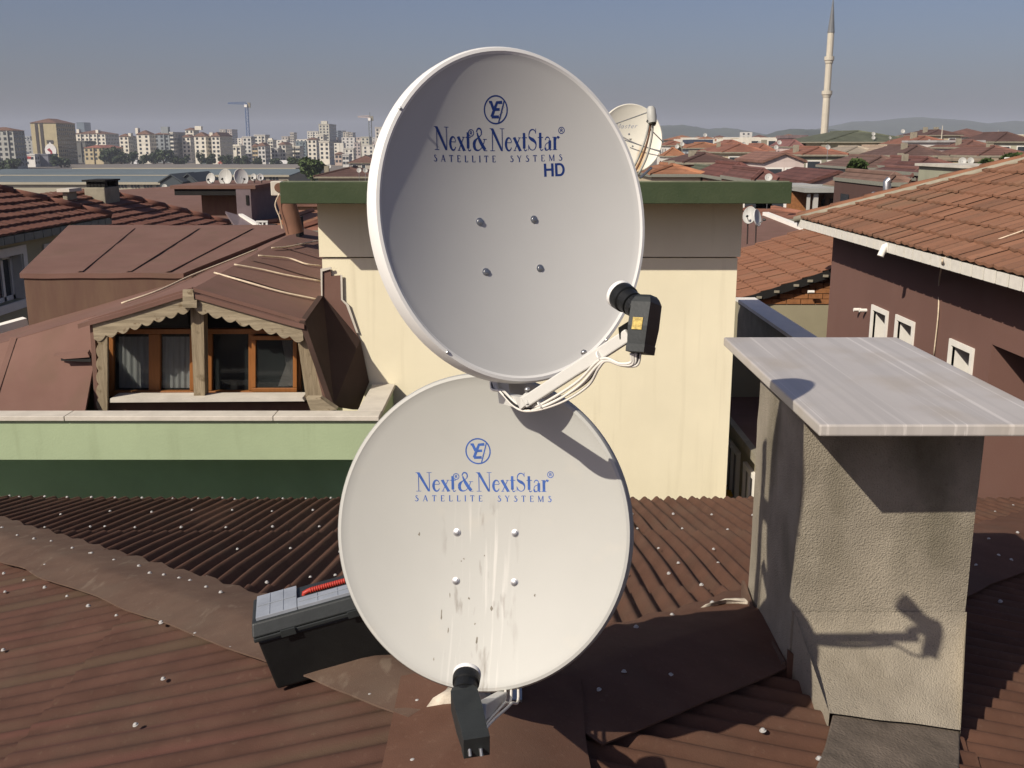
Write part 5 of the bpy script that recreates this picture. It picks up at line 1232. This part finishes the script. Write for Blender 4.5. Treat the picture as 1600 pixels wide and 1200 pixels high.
# small dishes scattered over the far roofs (kind shared, copies of one prototype)
proto = None
for k, (px, py, rp, D, az, lab) in enumerate([
    (1201,277,4.8,36,-40,'grey dish leaning at the right end of the green slab'),
    (1058,229,2.6,121,-10,'tiny white dish left of two on the roof by the rusty dish'),
    (1066,225,2.8,121,0,'tiny white dish higher of two on the roof by the rusty dish'),
    (1102,211,2.4,206,0,'round white dish on top of the dark blue building'),
    (1162,225,2.7,130,10,'tiny white dish on the orange roof in the middle distance'),
    (1187,224,2.8,130,10,'tiny grey white dish right of the middle distance orange roof'),
    (1213,230,2.8,110,0,'tiny white dish above the pale pink gable, lower of two'),
    (1218,222.5,2.8,120,0,'tiny white dish above the pale pink gable, upper of two'),
    (1294,230,3.2,84,10,'white dish at the foot of the minaret'),
    (1365,209,2.4,131,0,'tiny white dish on the green roof, upper of two'),
    (1365,215,2.4,130.5,0,'tiny white dish on the green roof, lower of two'),
    (1411,205,2.6,132,-10,'white dish on the right end of the green roof ridge'),
    (1391,215,2.0,129,20,'tiny grey dish low on the right part of the green roof'),
    (1504,252,5.0,41.5,-20,'white dish lying left on the dark maroon roof'),
    (1517,251,4.2,41.5,-10,'white dish lying right on the dark maroon roof'),
    (1452,220,1.8,118,0,'tiny white dish on the tan orange roof at right'),
    (1484,268,3.0,43,0,'small white vent dish left of the dark maroon roof'),
    (561,266,3.0,89,0,'small white dish left of two on the brown roof by the big dish'),
    (571,266,3.0,89,15,'small white dish right of two on the brown roof by the big dish'),
    (514,260,2.8,97,10,'small white dish beyond the left end of the brown roof'),
    (257,292,3.5,45,0,'small white dish half hidden behind the brown membrane roof')]):
    p = at(px, py, D); r = rp/1600*D
    if proto is None:
        proto = thing('satellite_dish', lab, 'satellite dish', p - V((0,0,1.0)), None, 'small dishes scattered over the far roofs'); cen = V(p); Mx = Matrix.Translation(cen) @ dish_frame(-20,20,0).to_4x4()
        mb = reflector_mb(.1, .105, .02, 5, 24, .006); mb.v = [Mx @ q for q in mb.v]; mb.build('reflector', [M['dish2'], M['dish2']], proto, smooth=True)
        mb = MB(); mb.tube([p - V((0,-.02,1.0)), p + V((0,.02,0))], .012, 6); mb.build('pole', M['steel'], proto); proto.scale = (r/.1,)*3; proto.location = p - V((0,0,r/.1))
    else: dup(proto, p - V((0,0,r/.1)), lab, R(az+20), r/.1)

# ------------------------------------------------------------------ far left: sheds
def shed(x0, x1, ye, De, yr, Dr, roofm, label, wallbot=-14, back=12, win=None):
    a, b = at(x0, ye, De), at(x1, ye, De); r1, r2 = at(x0, yr, Dr), at(x1, yr, Dr); xl, xr = a.x, b.x
    root = thing('factory_shed', label, 'shed', ((xl+xr)/2, Dr, -14), None, 'long factory sheds')
    mb = MB(); mb.prism([(xl, De, a.z), (xr, De, a.z), (xr, Dr, r1.z), (xl, Dr, r1.z)], (0,0,-.25)); mb.prism([(xl, Dr+.01, r1.z), (xr, Dr+.01, r1.z), (xr, 2*Dr-De, a.z), (xl, 2*Dr-De, a.z)], (0,0,-.25)); mb.build('roof', roofm, root)
    mb = MB(); mb.box(xl, xr, De-.25, De-.01, a.z-.35, a.z+.12); mb.build('gutter', M['shedwall'], root)
    mb = MB(); mb.prism([(xr-.3, De+.3, -14), (xr-.3, De+.3, a.z-.3), (xr-.3, Dr, r1.z-.3), (xr-.3, 2*Dr-De-.3, a.z-.3), (xr-.3, 2*Dr-De-.3, -14)], (xl-xr+.6,0,0)); mb.build('shed_wall', M['shedwall'], root)
    if win:
        mb = MB()
        for p0 in range(win[0], win[1], 5):
            if (p0 // 5) % 4 == 3: continue
            p, q_ = at(p0, win[2], De+.2), at(p0+3.6, win[3], De+.2); mb.box(p.x, q_.x, De+.15, De+.28, q_.z, p.z)
        mb.build('window_band', M['glassdk'], root)
    return root
shed(-60, 254, 285.5, 205, 274.5, 222, M['shed'], 'nearest grey blue roofed factory shed with a row of windows', win=(174,254,287,293))
shed(-60, 452, 274, 245, 264, 266, M['shed'], 'middle grey blue roofed factory shed with pale gutter', win=(306,440,276,282))
shed(113, 462, 263, 300, 256.5, 326, M['shed2'], 'farthest grey brown roofed factory shed with pale gable end')
for x0, x1, yp, lab in ((250,284,274.5,'left of two dark slate gables at the end of the shed'),(279,308,273,'right of two dark slate gables at the end of the shed')):
    D = 198 if x0 == 250 else 202; a, b = at(x0, 286, D), at(x1, 286, D); c = at((x0+x1)/2, yp, D)
    r_ = thing('shed_gable', lab, 'shed', ((a.x+b.x)/2, D, -14), None, 'dark shed gables'); mb = MB(); mb.prism([(a.x,D,-14),(b.x,D,-14),(b.x,D,a.z),(c.x,D,c.z),(a.x,D,a.z)], (0,14,0)); mb.build('gable_wall', M['shedgable'], r_)
    mb = MB(); mb.prism([(a.x-.3,D-.3,a.z),(c.x,D-.3,c.z+.1),(c.x,D-.3,c.z+.35),(a.x-.3,D-.3,a.z+.25)], (0,14.5,0)); mb.prism([(b.x+.3,D-.3,a.z),(c.x+.01,D-.3,c.z+.1),(c.x+.01,D-.3,c.z+.35),(b.x+.3,D-.3,a.z+.25)], (0,14.5,0)); mb.build('roof', M['shedgable'], r_)

# ------------------------------------------------------------------ apartment blocks of the far left city
def block(x0, x1, yt, D, dep, wall, label, roof=None, rh=3, tower=None, fw=3.2, floors=2.9, bays=True, grp='apartment blocks on the skyline', name='apartment_block', rot=0, win=1.0):
    a, b = at(x0, yt, D), at(x1, yt, D); xa, xb, zt = a.x, b.x, a.z; root = thing(name, label, 'building', ((xa+xb)/2, D+dep/2, -14), None, grp)
    mb = MB(); mb.box(xa, xb, D, D+dep, -14, zt); nb_ = max(2, int((xb-xa)/fw)); nf = max(2, int((zt+13)/floors)); random.seed(int(x0*13+yt))
    for f in range(nf):
        z1 = zt - .8 - f*floors; z0 = z1 - 1.6
        for k in range(nb_):
            if random.random() > win: continue
            xc = xa + (k+.5)*(xb-xa)/nb_; h = fw*.24; mb.poly([(xc-h, D-.12, z0), (xc+h, D-.12, z0), (xc+h, D-.12, z1), (xc-h, D-.12, z1)], 1)
        ns = max(1, int(dep/fw))
        for k in range(ns):
            yc = D + (k+.5)*dep/ns; mb.poly([(xb+.12, yc-.8, z0), (xb+.12, yc+.8, z0), (xb+.12, yc+.8, z1), (xb+.12, yc-.8, z1)], 1)
    if bays:
        for k in range(1, nb_):
            if k % 2 == 0: xc = xa + k*(xb-xa)/nb_; mb.box(xc-.35, xc+.35, D-.8, D-.001, -14, zt-.1, 2)
    mb.build('block_wall', [fmat(wall), M['glassdk'], fmat(tuple(q*.92 for q in wall))], root)
    mb = MB()
    if roof:
        c = [V((xa-.6,D-.6,zt+.02)), V((xb+.6,D-.6,zt+.02)), V((xb+.6,D+dep+.6,zt+.02)), V((xa-.6,D+dep+.6,zt+.02))]; h = min(dep, xb-xa)/2
        if xb-xa >= dep: r1, r2, F = V((xa+h,D+dep/2,zt+rh)), V((xb-h,D+dep/2,zt+rh)), [(0,1,5,4),(1,2,5),(2,3,4,5),(3,0,4),(3,2,1,0)]
        else: r1, r2, F = V(((xa+xb)/2,D+h,zt+rh)), V(((xa+xb)/2,D+dep-h,zt+rh)), [(0,1,4),(1,2,5,4),(2,3,5),(3,0,4,5),(3,2,1,0)]
        mb.mesh(c+[r1,r2], F); mb.build('roof', fmat(roof, 'roof'), root)
    else:
        mb.box(xa-.3, xb+.3, D-.3, D+dep+.3, zt+.02, zt+.9); mb.build('roof', fmat(tuple(q*.8 for q in wall)), root)
    for t in (tower or []):
        tx0, tx1, ty = t; p, q_ = at(tx0, ty, D+2), at(tx1, ty, D+2); mb = MB(); mb.box(p.x, q_.x, D+2, D+7, zt, p.z); mb.build('stair_head', fmat(tuple(min(1,q*1.05) for q in wall)), root)
    return root
RB = (.15,.085,.06)
CR1, CR2, CR3 = (.62,.58,.49), (.57,.54,.47), (.52,.50,.46)
B = block
B(-25,20,204,600,14,(.33,.33,.30),'grey apartment block cut by the left picture edge',RB,2)
B(33,47,214,1200,20,(.36,.37,.37),'faint pale tower block in haze left of the beige tower')
big = B(47,87,192,735,32,(.37,.315,.195),'tall beige slab block with dark stripes and mural, tallest at left',RB,3.2,bays=False,win=0,grp=None)
mb = MB()
D = 734.7
for x0, x1 in ((58,60.5),(66,68)):
    p, q_ = at(x0,192.5,D), at(x1,258,D); mb.box(p.x, q_.x, D, D+.25, -14, p.z)
mb.build('dark_stripe', fmat((.06,.05,.045)), big)
mb = MB(); p, q_ = at(72.5,219,D-.1), at(83,224,D-.1); mb.box(p.x, q_.x, D-.1, D+.2, q_.z, p.z); mb.build('mural_panel', fmat((.07,.06,.055)), big)
mb = MB(); cc = at(79,235,D-.15); n = 28
mb.prism([cc + V((4.0*math.cos(2*math.pi*k/n), 0, 4.6*math.sin(2*math.pi*k/n) + (1.2 if k % 7 == 0 else 0))) for k in range(n)], (0,.15,0)); mb.build('mural_disc', fmat((.62,.60,.58)), big)
mb = MB(); mb.prism([cc + V((-1.4+2.6*a, -.12, -1+2.6*b)) for a, b in ((-.4,.6),(.3,1),(.9,.2),(1.0,-.5),(.2,-.9),(.5,-.1),(0,.2))], (0,.1,0)); mb.build('mural_mark', fmat((.26,.03,.04)), big)
B(112,133,222,800,20,(.13,.13,.12),'dark shaded block between beige tower and small beige block',win=.5)  # dark wall colour stands for the block's shade
wl = B(13,54,243,655,16,(.62,.60,.56),'low white building with red sign in front of beige tower',None,win=.35,bays=False,tower=[(28,40,237)],grp=None)
mb = MB(); D = 654.6
for k, (x0, x1) in enumerate(((40,42.5),(43,45),(45.6,48))):
    p, q_ = at(x0,244+.3*k,D), at(x1,248,D); mb.box(p.x, q_.x, D, D+.2, q_.z, p.z)
mb.build('red_sign', fmat((.45,.05,.05)), wl)
B(54,75,243,662,14,(.16,.16,.19),'grey violet shaded side of the low white building',None,win=.4,bays=False)  # side wall built as a block, its shade put into the colour
B(113,164,209,860,30,CR1,'white block with brown roof right of the beige tower',RB,3,[(119,123,202),(149,153,203)])
B(119.5,131,192,1900,30,(.11,.14,.16),'dark glass tower far behind the white block',win=0,bays=False)
B(131,160,231,745,40,(.42,.35,.22),'small beige block with red roof before the trees',(.25,.10,.07),2)
B(186,200,213,790,14,CR1,'narrow white block at left of the first white row',RB,2,[(200,204,208)])
B(201,208,215,800,12,CR2,'thin recessed white wing of the first white row')
B(213,233,210,770,14,CR1,'wide white block with brown roof in the first white row',RB,3,[(211,215,200)])
B(240,264,210,800,20,(.22,.24,.25),'bluish shaded block in the first white row',RB,2,[(251,262,198)])  # shade on this wall is put into the bluish grey colour
B(265,270,208,780,30,CR2,'thin white end block of the first white row')
B(284,297,214,790,14,CR1,'white block at left of the second white row',RB,2)
B(289,302,203,900,16,CR1,'cream block with stepped top behind the second white row',RB,2,[(304,314,197)])
B(303,321,213,760,15,CR1,'broad white block in the middle of the second white row',RB,3)
B(322,329,214,768,14,CR2,'thin white wing in the second white row',RB,2)
B(330,343,213,745,34,CR1,'white block at the right of the second white row',RB,3,[(327,332,207)])
B(343,352,203,1500,24,(.40,.36,.30),'left of two slim cream towers by the blue crane')
B(355,362,203,1450,30,(.42,.36,.31),'right of two slim cream towers by the blue crane')
B(356,376,229,800,14,CR1,'bright white low block left of the blue crane foot',win=.6,tower=[(362,374,226)])
B(379,392,215,820,14,CR3,'white block with stacked balconies under the blue crane')
B(394,402,229,745,12,(.40,.32,.20),'tan flank block with brown roof right of the blue crane',RB,2)
B(402.5,414,228,742,16,CR3,'pale block with brown roof right of the blue crane',RB,2.5)
B(397,414,212,960,18,CR2,'cream block behind the brown roofed pale block')
B(418,426,220,900,14,CR1,'cream block with white stair head in mid skyline',tower=[(419,425,216)])
B(424,434,233,760,12,CR3,'grey white low block left of the green tree')
B(435,446,226,770,24,CR2,'grey white block with many windows left of the green tree',RB,2)
B(452,459,230,800,14,CR1,'left twin of two white blocks behind the green tree')
B(461,468,230,800,14,CR1,'right twin of two white blocks behind the green tree')
B(440,450,214,1300,18,(.42,.38,.33),'faint cream block on the middle skyline, left one')
B(453,459,208,1300,18,(.44,.40,.34),'faint cream block on the middle skyline, taller one')
B(462,478,222,1100,18,(.16,.20,.21),'dark teal block in the middle skyline')
B(480,494,218,770,16,CR1,'white block with vertical window strips right of the green tree',RB,1.5)
B(498.5,514,222,720,20,CR1,'white block with dark window strips before the tall tower',None)
B(480,497,206,1350,20,CR2,'cream block on the skyline left of the tall tower')
B(495,505,212,900,18,CR1,'white block with rounded stair head before the tall tower',tower=[(496,503,210)])
B(498,514,195,1100,44,(.46,.44,.37),'tallest cream tower with stepped top left of the big dish',None,tower=[(501.5,511,189)],bays=False)
B(520,528,205,1450,30,(.20,.23,.25),'left of two grey blue towers right of the tallest tower')
B(529,535,205,1500,30,(.19,.22,.24),'right of two grey blue towers right of the tallest tower')
B(536,544,207,1350,24,(.44,.40,.33),'left of two cream towers before the red crane')
B(545,551,208,1350,24,(.43,.39,.33),'right of two cream towers before the red crane')
B(523,534,241,700,14,(.42,.33,.27),'small pinkish block right of the green tree',RB,1.5)
B(535,545,243,650,12,CR3,'small white block with blue balconies by the green tree')
B(538,552,233,900,16,CR2,'pale block below the two cream towers')
B(553,563,224,1000,16,(.42,.36,.33),'pinkish pale block below the red crane jib')
B(564,577,215,1000,18,(.46,.44,.36),'cream block behind the red crane mast')
B(566,584,228,850,14,CR2,'pale block at the foot of the red crane')
B(586,600,200,900,20,(.48,.45,.40),'pale tower just touching the big dish rim')
# tiny hazy buildings: too alike to tell apart
fillg = 'tiny hazy buildings far off'
random.seed(21)
def tiny(px, yt, D, w, col, lab, grp):
    p = at(px, yt, D); mb = MB(); mb.box(p.x, p.x+w, D, D+w*.8, -14, p.z)
    k_ = 0
    for z in range(int(p.z+12)//3 if p.z > -12 else 0):
        for q in range(max(1, int(w/4))):
            xx = p.x + 1 + q*4; mb.poly([(xx, D-.1, p.z-2.2-3*z), (xx+1.6, D-.1, p.z-2.2-3*z), (xx+1.6, D-.1, p.z-.8-3*z), (xx, D-.1, p.z-.8-3*z)], 1)
    tag(mb.build('distant_building', [fmat(col), M['glassdk']]), lab, 'building', grp)
for k in range(46):
    px = 345 + 240*random.random(); tiny(px, random.uniform(214,224), random.uniform(950,1700), random.uniform(10,20), random.choice([CR1,CR2,CR3,(.42,.35,.30)]), 'tiny pale block lost in haze on the left skyline', fillg)
for k in range(14):
    px = 0 + 190*random.random(); tiny(px, random.uniform(215,228), random.uniform(1000,1600), random.uniform(10,20), random.choice([CR2,CR3,(.30,.30,.28)]), 'tiny grey block lost in haze behind the beige tower', fillg)
for k in range(150):
    px = 1035 + 590*random.random()
    if 1285 < px < 1445: continue
    D = random.uniform(230, 900); yt = random.uniform(212, 222) if px < 1290 else random.uniform(206,216)
    roofed = random.random() < .32
    if roofed:
        p = at(px, yt+3, D); w = random.uniform(9,15); mb = MB(); mb.box(p.x, p.x+w, D, D+w, -14, p.z); c = V((p.x+w/2, D+w/2, p.z+2)); e = .8; q = [V((p.x-e,D-e,p.z)), V((p.x+w+e,D-e,p.z)), V((p.x+w+e,D+w+e,p.z)), V((p.x-e,D+w+e,p.z))]
        for i in range(4): mb.poly([q[i], q[(i+1) % 4], c], 1)
        tag(mb.build('distant_house', [fmat(random.choice([WHITE, BEIGE, PINK])), fmat(random.choice([TERRA, BROWN, ORNG]), 'roof')]), 'tiny tiled roof house far off in the right hand quarter', 'house', 'tiny tiled houses far off')
    else: tiny(px, yt+2, D, random.uniform(7,14), random.choice([CR1, CR2, PINK, BEIGE]), 'tiny pale building far off in the right hand quarter', 'tiny pale buildings far off at right')
tiny(1159, 206.5, 900, 9, (.55,.53,.48), 'slim white tower block standing out before the left hill', None)

# ------------------------------------------------------------------ minaret
mn = at(1286.5, 228, 300); mx, my = mn.x, 300.0
zz = lambda y: at(1290, y, 300).z
mi = thing('minaret', 'tall white minaret with two balconies and a pointed grey spire', 'minaret', (mx, my, -14))
mb = MB(); mb.lathe([(1.15,-14), (1.02,zz(200)), (.98,zz(150)), (.92,zz(147)), (.90,zz(60)), (.88,zz(51))], (mx,my,0), n=12); mb.build('shaft', M['minstone'], mi)
for y, r in ((147,1.45),(93.5,1.35)):
    mb = MB(); z = zz(y); mb.lathe([(.95,z-1.1),(1.1,z-.8),(r*.85,z-.35),(r,z-.1),(r,z+.9),(r-.12,z+.9),(r-.12,z+.05),(.9,z+.05)], (mx,my,0), n=16); mb.build('balcony', M['minstone'], mi)
mb = MB(); mb.lathe([(1.0,zz(51)),(1.0,zz(50)),(.92,zz(48)),(.5,zz(22)),(.16,zz(2)),(.05,zz(-6))], (mx,my,0), n=12); mb.build('spire', M['lead'], mi)
mb = MB(); mb.lathe([(.05,zz(-6)),(.16,zz(-8)),(.04,zz(-10)),(.10,zz(-11.5)),(.02,zz(-14))], (mx,my,0), n=8); mb.build('finial', M['yellow'], mi)
for px, y, lab, D in ((1473,196,'thin white mast on the far brown roof at right',172),(1560,203,'thin pale far minaret near the right edge',700)):
    p = at(px, y, D); tag(MB().lathe([(.5 if D > 300 else .12, -14),(.4 if D > 300 else .1, p.z-2),(.05,p.z)], (p.x, D, 0), n=8).build('thin_mast', M['minstone']), lab, 'mast')

# ------------------------------------------------------------------ cranes
def crane(px, ytop, yj, pxj, pxc, D, mt, label, cab):
    p = at(px, yj, D); pt = at(px, ytop, D); root = thing('tower_crane', label, 'crane', (p.x, D, -14), None, 'tower cranes on the skyline'); h = 1.1
    mb = MB(); z = -14.0
    for a in (-h, h):
        for b in (-h, h): mb.tube([(p.x+a, D+b, -14), (p.x+a, D+b, p.z)], .16, sq=True)
    k = 0
    while z < p.z - 2.4:
        s_ = 1 if k % 2 else -1
        mb.tube([(p.x-h*s_, D-h, z), (p.x+h*s_, D-h, z+2.4)], .11, sq=True); mb.tube([(p.x+h, D-h*s_, z), (p.x+h, D+h*s_, z+2.4)], .11, sq=True); z += 2.4; k += 1
    mb.build('mast', mt, root)
    j = at(pxj, yj-1 if pxj else yj, D); c = at(pxc, yj, D); mb = MB(); n = 16
    for a, dz_ in ((-.7,0),(.7,0),(0,1.9)): mb.tube([(p.x, D+a, p.z+dz_), (j.x, D+a, j.z+dz_*.4)], .18, sq=True)
    for k in range(n):
        t, u = k/n, (k+.5)/n; A = V((p.x+(j.x-p.x)*t, D-.7, p.z+(j.z-p.z)*t)); Bv = V((p.x+(j.x-p.x)*u, D, p.z+(j.z-p.z)*u + 1.9*(1-.6*u))); C2 = V((p.x+(j.x-p.x)*(k+1)/n, D-.7, p.z+(j.z-p.z)*(k+1)/n)); mb.tube([A, Bv, C2], .1, sq=True)
    mb.build('jib', mt if cab else M['cranewhite'], root)
    mb = MB(); mb.box(p.x, c.x, D-.8, D+.8, p.z-.2, p.z+.5); mb.build('counter_jib', mt, root)
    mb = MB(); mb.box(c.x-2.2, c.x, D-1, D+1, p.z-2.6, p.z+1.4); mb.build('counterweight', fmat((.22,.20,.15)), root)
    mb = MB(); mb.tube([(p.x-.6, D, p.z), (p.x, D, pt.z), (p.x+.6, D, p.z)], .25, sq=True); mb.build('top_frame', mt, root)
    mb = MB(); mb.box(p.x-1.4, p.x+.8, D-2.2, D-1.15, p.z-2.4, p.z-.2); mb.build('cab', M['white'], root)
crane(385, 161, 163, 356, 391, 900, M['craneblue'], 'blue tower crane with jib pointing left over the white blocks', True)
crane(578, 175, 184, 559, 583, 900, fmat((.12,.13,.12)), 'tower crane with red and white jib beside the big dish', False)

# ------------------------------------------------------------------ trees
def tree_mesh(rx, rz, n, leaf, seed, mt, lobes=9):
    rnd = random.Random(seed); mb = MB(); cl = [(V((rnd.uniform(-.6,.6)*rx, rnd.uniform(-.6,.6)*rx, rz*rnd.uniform(.55,1.45))), rnd.uniform(.3,.55)) for _ in range(lobes)]
    for k in range(n):
        c, s_ = rnd.choice(cl); d = V((rnd.gauss(0,1), rnd.gauss(0,1), rnd.gauss(0,1))).normalized() * (rnd.random()**.4); p = c + V((d.x*rx*s_, d.y*rx*s_, d.z*rz*s_*.9))
        t = V((rnd.gauss(0,1), rnd.gauss(0,1), rnd.gauss(0,.6))).normalized(); b = t.cross(V((rnd.gauss(0,1), rnd.gauss(0,1), rnd.gauss(0,1)))).normalized(); l = leaf*rnd.uniform(.6,1.3)
        mb.poly([p-t*l, p-b*l*.7, p+t*l, p+b*l*.7])
    return mb, cl
def tree(px, yt, yb, wpx, D, label, n, seed, mt='leafdk', grp='trees among the blocks', name='tree'):
    top = at(px, yt, D); bot = at(px, yb, D); h = top.z - bot.z; rx = wpx/1600*D/2
    root = thing(name, label, 'tree', (top.x, D, -14 if D > 60 else bot.z-3), None, grp)
    mb, cl = tree_mesh(rx, h/2, n, max(.25, rx*.16), seed, mt)
    off = V((top.x, D, bot.z)); mb.v = [p + off for p in mb.v]; mb.build('crown', M[mt], root)
    mb = MB(); b0 = V((top.x, D, root.location.z)); mb.tube([b0, V((top.x, D, bot.z)), off + V((0,0,h*.5))], [rx*.12, rx*.09, rx*.04], 7)
    for c, s_ in cl[:5]: mb.tube([off + V((0,0,h*.1)), off + c], [rx*.05, rx*.015], 5)
    mb.build('trunk', M['bark'], root); return root
tree(486,243,282,46,240,'big dark green tree left of the brown hip roof',2600,3,'leaf',None)
tree(462,244,262,26,420,'smaller dark tree touching the big green tree',900,4)
tree(1340,250,275,26,47,'yellow green bush between the pink gable and brown roof',900,5,'leaf',None)
tree(1590,240,262,34,48,'green bush behind the white water tank at the right edge',900,6,'leaf',None)
tree(1545,250,262,20,52,'small green shrub left of the white water tank',500,8,'leaf',None)
tl = [(8,249,268,34,560,'round dark tree at the far left edge before the white building'),(94,240,262,22,640,'dark tree at the foot of the beige tower'),(172,228,258,26,690,'tall grey green tree right of the small beige block'),(188,236,258,18,690,'dark tree below the first white row, leftmost'),
      (206,236,258,16,690,'dark tree below the first white row, second'),(222,240,258,16,690,'low dark tree below the wide white block'),(238,238,258,14,690,'dark tree below the bluish block'),(254,229,258,24,690,'largest round tree before the first white row'),(272,240,258,20,690,'low tree right of the largest round tree'),
      (287,242,258,14,690,'low dark tree below the second white row, left'),(312,234,258,13,690,'slim pointed tree before the second white row'),(328,236,258,16,690,'leafy tree before the right white block'),(352,240,258,18,690,'dark tree left of the low white block'),(372,242,258,14,690,'small tree at the blue crane foot'),(386,243,258,14,690,'small dark tree right of the blue crane foot'),(402,246,258,14,690,'low tree below the tan flank block'),(430,246,258,14,690,'low tree below the grey white low block')]
for k, (px, yt, yb, w, D, lab) in enumerate(tl): tree(px, yt-2, yb+2, w*1.25, D, lab, 650, 30+k)
# parked vans behind the sheds
def van(px, D, col, label, L=5):
    p = at(px, 254, D); z0 = -14; root = thing('parked_van', label, 'van', (p.x, D, z0), None, 'vehicles parked beyond the sheds')
    mb = MB(); mb.prism([(p.x,D,z0+.5),(p.x+L,D,z0+.5),(p.x+L,D,z0+2.9),(p.x+L*.25,D,z0+3),(p.x+L*.1,D,z0+1.4),(p.x,D,z0+1.2)], (0,2,0)); mb.build('body', fmat(col), root)
    for t in (.2,.8):
        mb = MB(); mb.lathe([(.4,0),(.4,.3)], (p.x+L*t,D-.05,z0+.4), (0,1,0), 10); mb.build('wheel', M['black'], root)
for px, c, lab in ((204,(.6,.6,.6),'white van parked at left beyond the sheds'),(277,(.62,.61,.6),'white van parked below the second white row'),(312,(.1,.13,.16),'dark van parked beyond the sheds'),(340,(.3,.08,.06),'reddish van parked beyond the sheds'),(420,(.62,.61,.6),'long white lorry parked near the green tree')):
    van(px, 735, c, lab, 16 if px == 420 else 6)

# ------------------------------------------------------------------ ground, hills, air
g = MB(); n = 24
g.poly([(-9000,-400,-14.01),(9000,-400,-14.01),(9000,9500,-14.01),(-9000,9500,-14.01)]); kind(g.build('ground', M['ground']), 'structure')
def hill(pts, D, depth):
    mb = MB(); vs = []; P = []
    for k in range(len(pts)-1):
        for q in range(8):
            t = q/8; P.append((pts[k][0]*(1-t)+pts[k+1][0]*t, pts[k][1]*(1-t)+pts[k+1][1]*t))
    P.append(pts[-1]); m = 15
    for px, py in P:
        z = max(at(px, py, D).z, -13); x = at(px, py, D).x
        for j in range(m):
            t = j/(m-1)*2 - 1; y = D + t*depth; hgt = -14.5 + (z+14.5)*(math.cos(t*math.pi/2)**1.2 if abs(t) < 1 else 0)
            hgt += (abs(z+14)*.06)*noise.noise(V((x*.01, y*.01, 2))) * (1-abs(t))
            hgt += 2.2*noise.noise(V((x*.06, y*.05, 5)))*(1-abs(t)); vs.append((x*(1+t*depth/D*.5), y, hgt))
    N = len(P); mb.mesh(vs, [(i*m+j, (i+1)*m+j, (i+1)*m+j+1, i*m+j+1) for i in range(N-1) for j in range(m-1)])
    return kind(mb.build('hills', M['hill'], smooth=True), 'structure')
hill([(900,214),(960,206),(1000,200),(1028,197),(1065,195.5),(1085,198),(1105,201),(1130,199.5),(1160,204),(1185,209),(1220,214),(1260,222)], 3000, 700)
hill([(1165,222),(1190,213),(1215,206),(1235,201),(1262,201.5),(1290,202),(1330,204),(1375,213),(1400,222)], 2000, 400)
hill([(1235,220),(1270,205),(1300,196.5),(1330,191),(1380,187),(1430,184),(1470,186),(1505,189),(1530,194),(1550,191),(1575,189),(1600,191),(1680,197),(1760,215)], 3600, 900)
hz = MB(); hz.box(-5000, 5000, -60, 6000, -15.2, 125)
hv = bpy.data.materials.new('haze air'); hv.use_nodes = True; hn = hv.node_tree; hn.nodes.clear()
pv = hn.nodes.new('ShaderNodeVolumePrincipled'); pv.inputs['Color'].default_value = (.80,.86,1.0,1); pv.inputs['Density'].default_value = .00017; pv.inputs['Anisotropy'].default_value = 0.0
mo = hn.nodes.new('ShaderNodeOutputMaterial'); hn.links.new(pv.outputs[0], mo.inputs['Volume'])
kind(hz.build('haze', hv), 'stuff')

# everything above was laid out from the lens; lift it so the street is at zero
for o in list(bpy.data.objects):
    if o.parent is None and o.type in ('MESH', 'EMPTY'): o.location.z += CAMZ
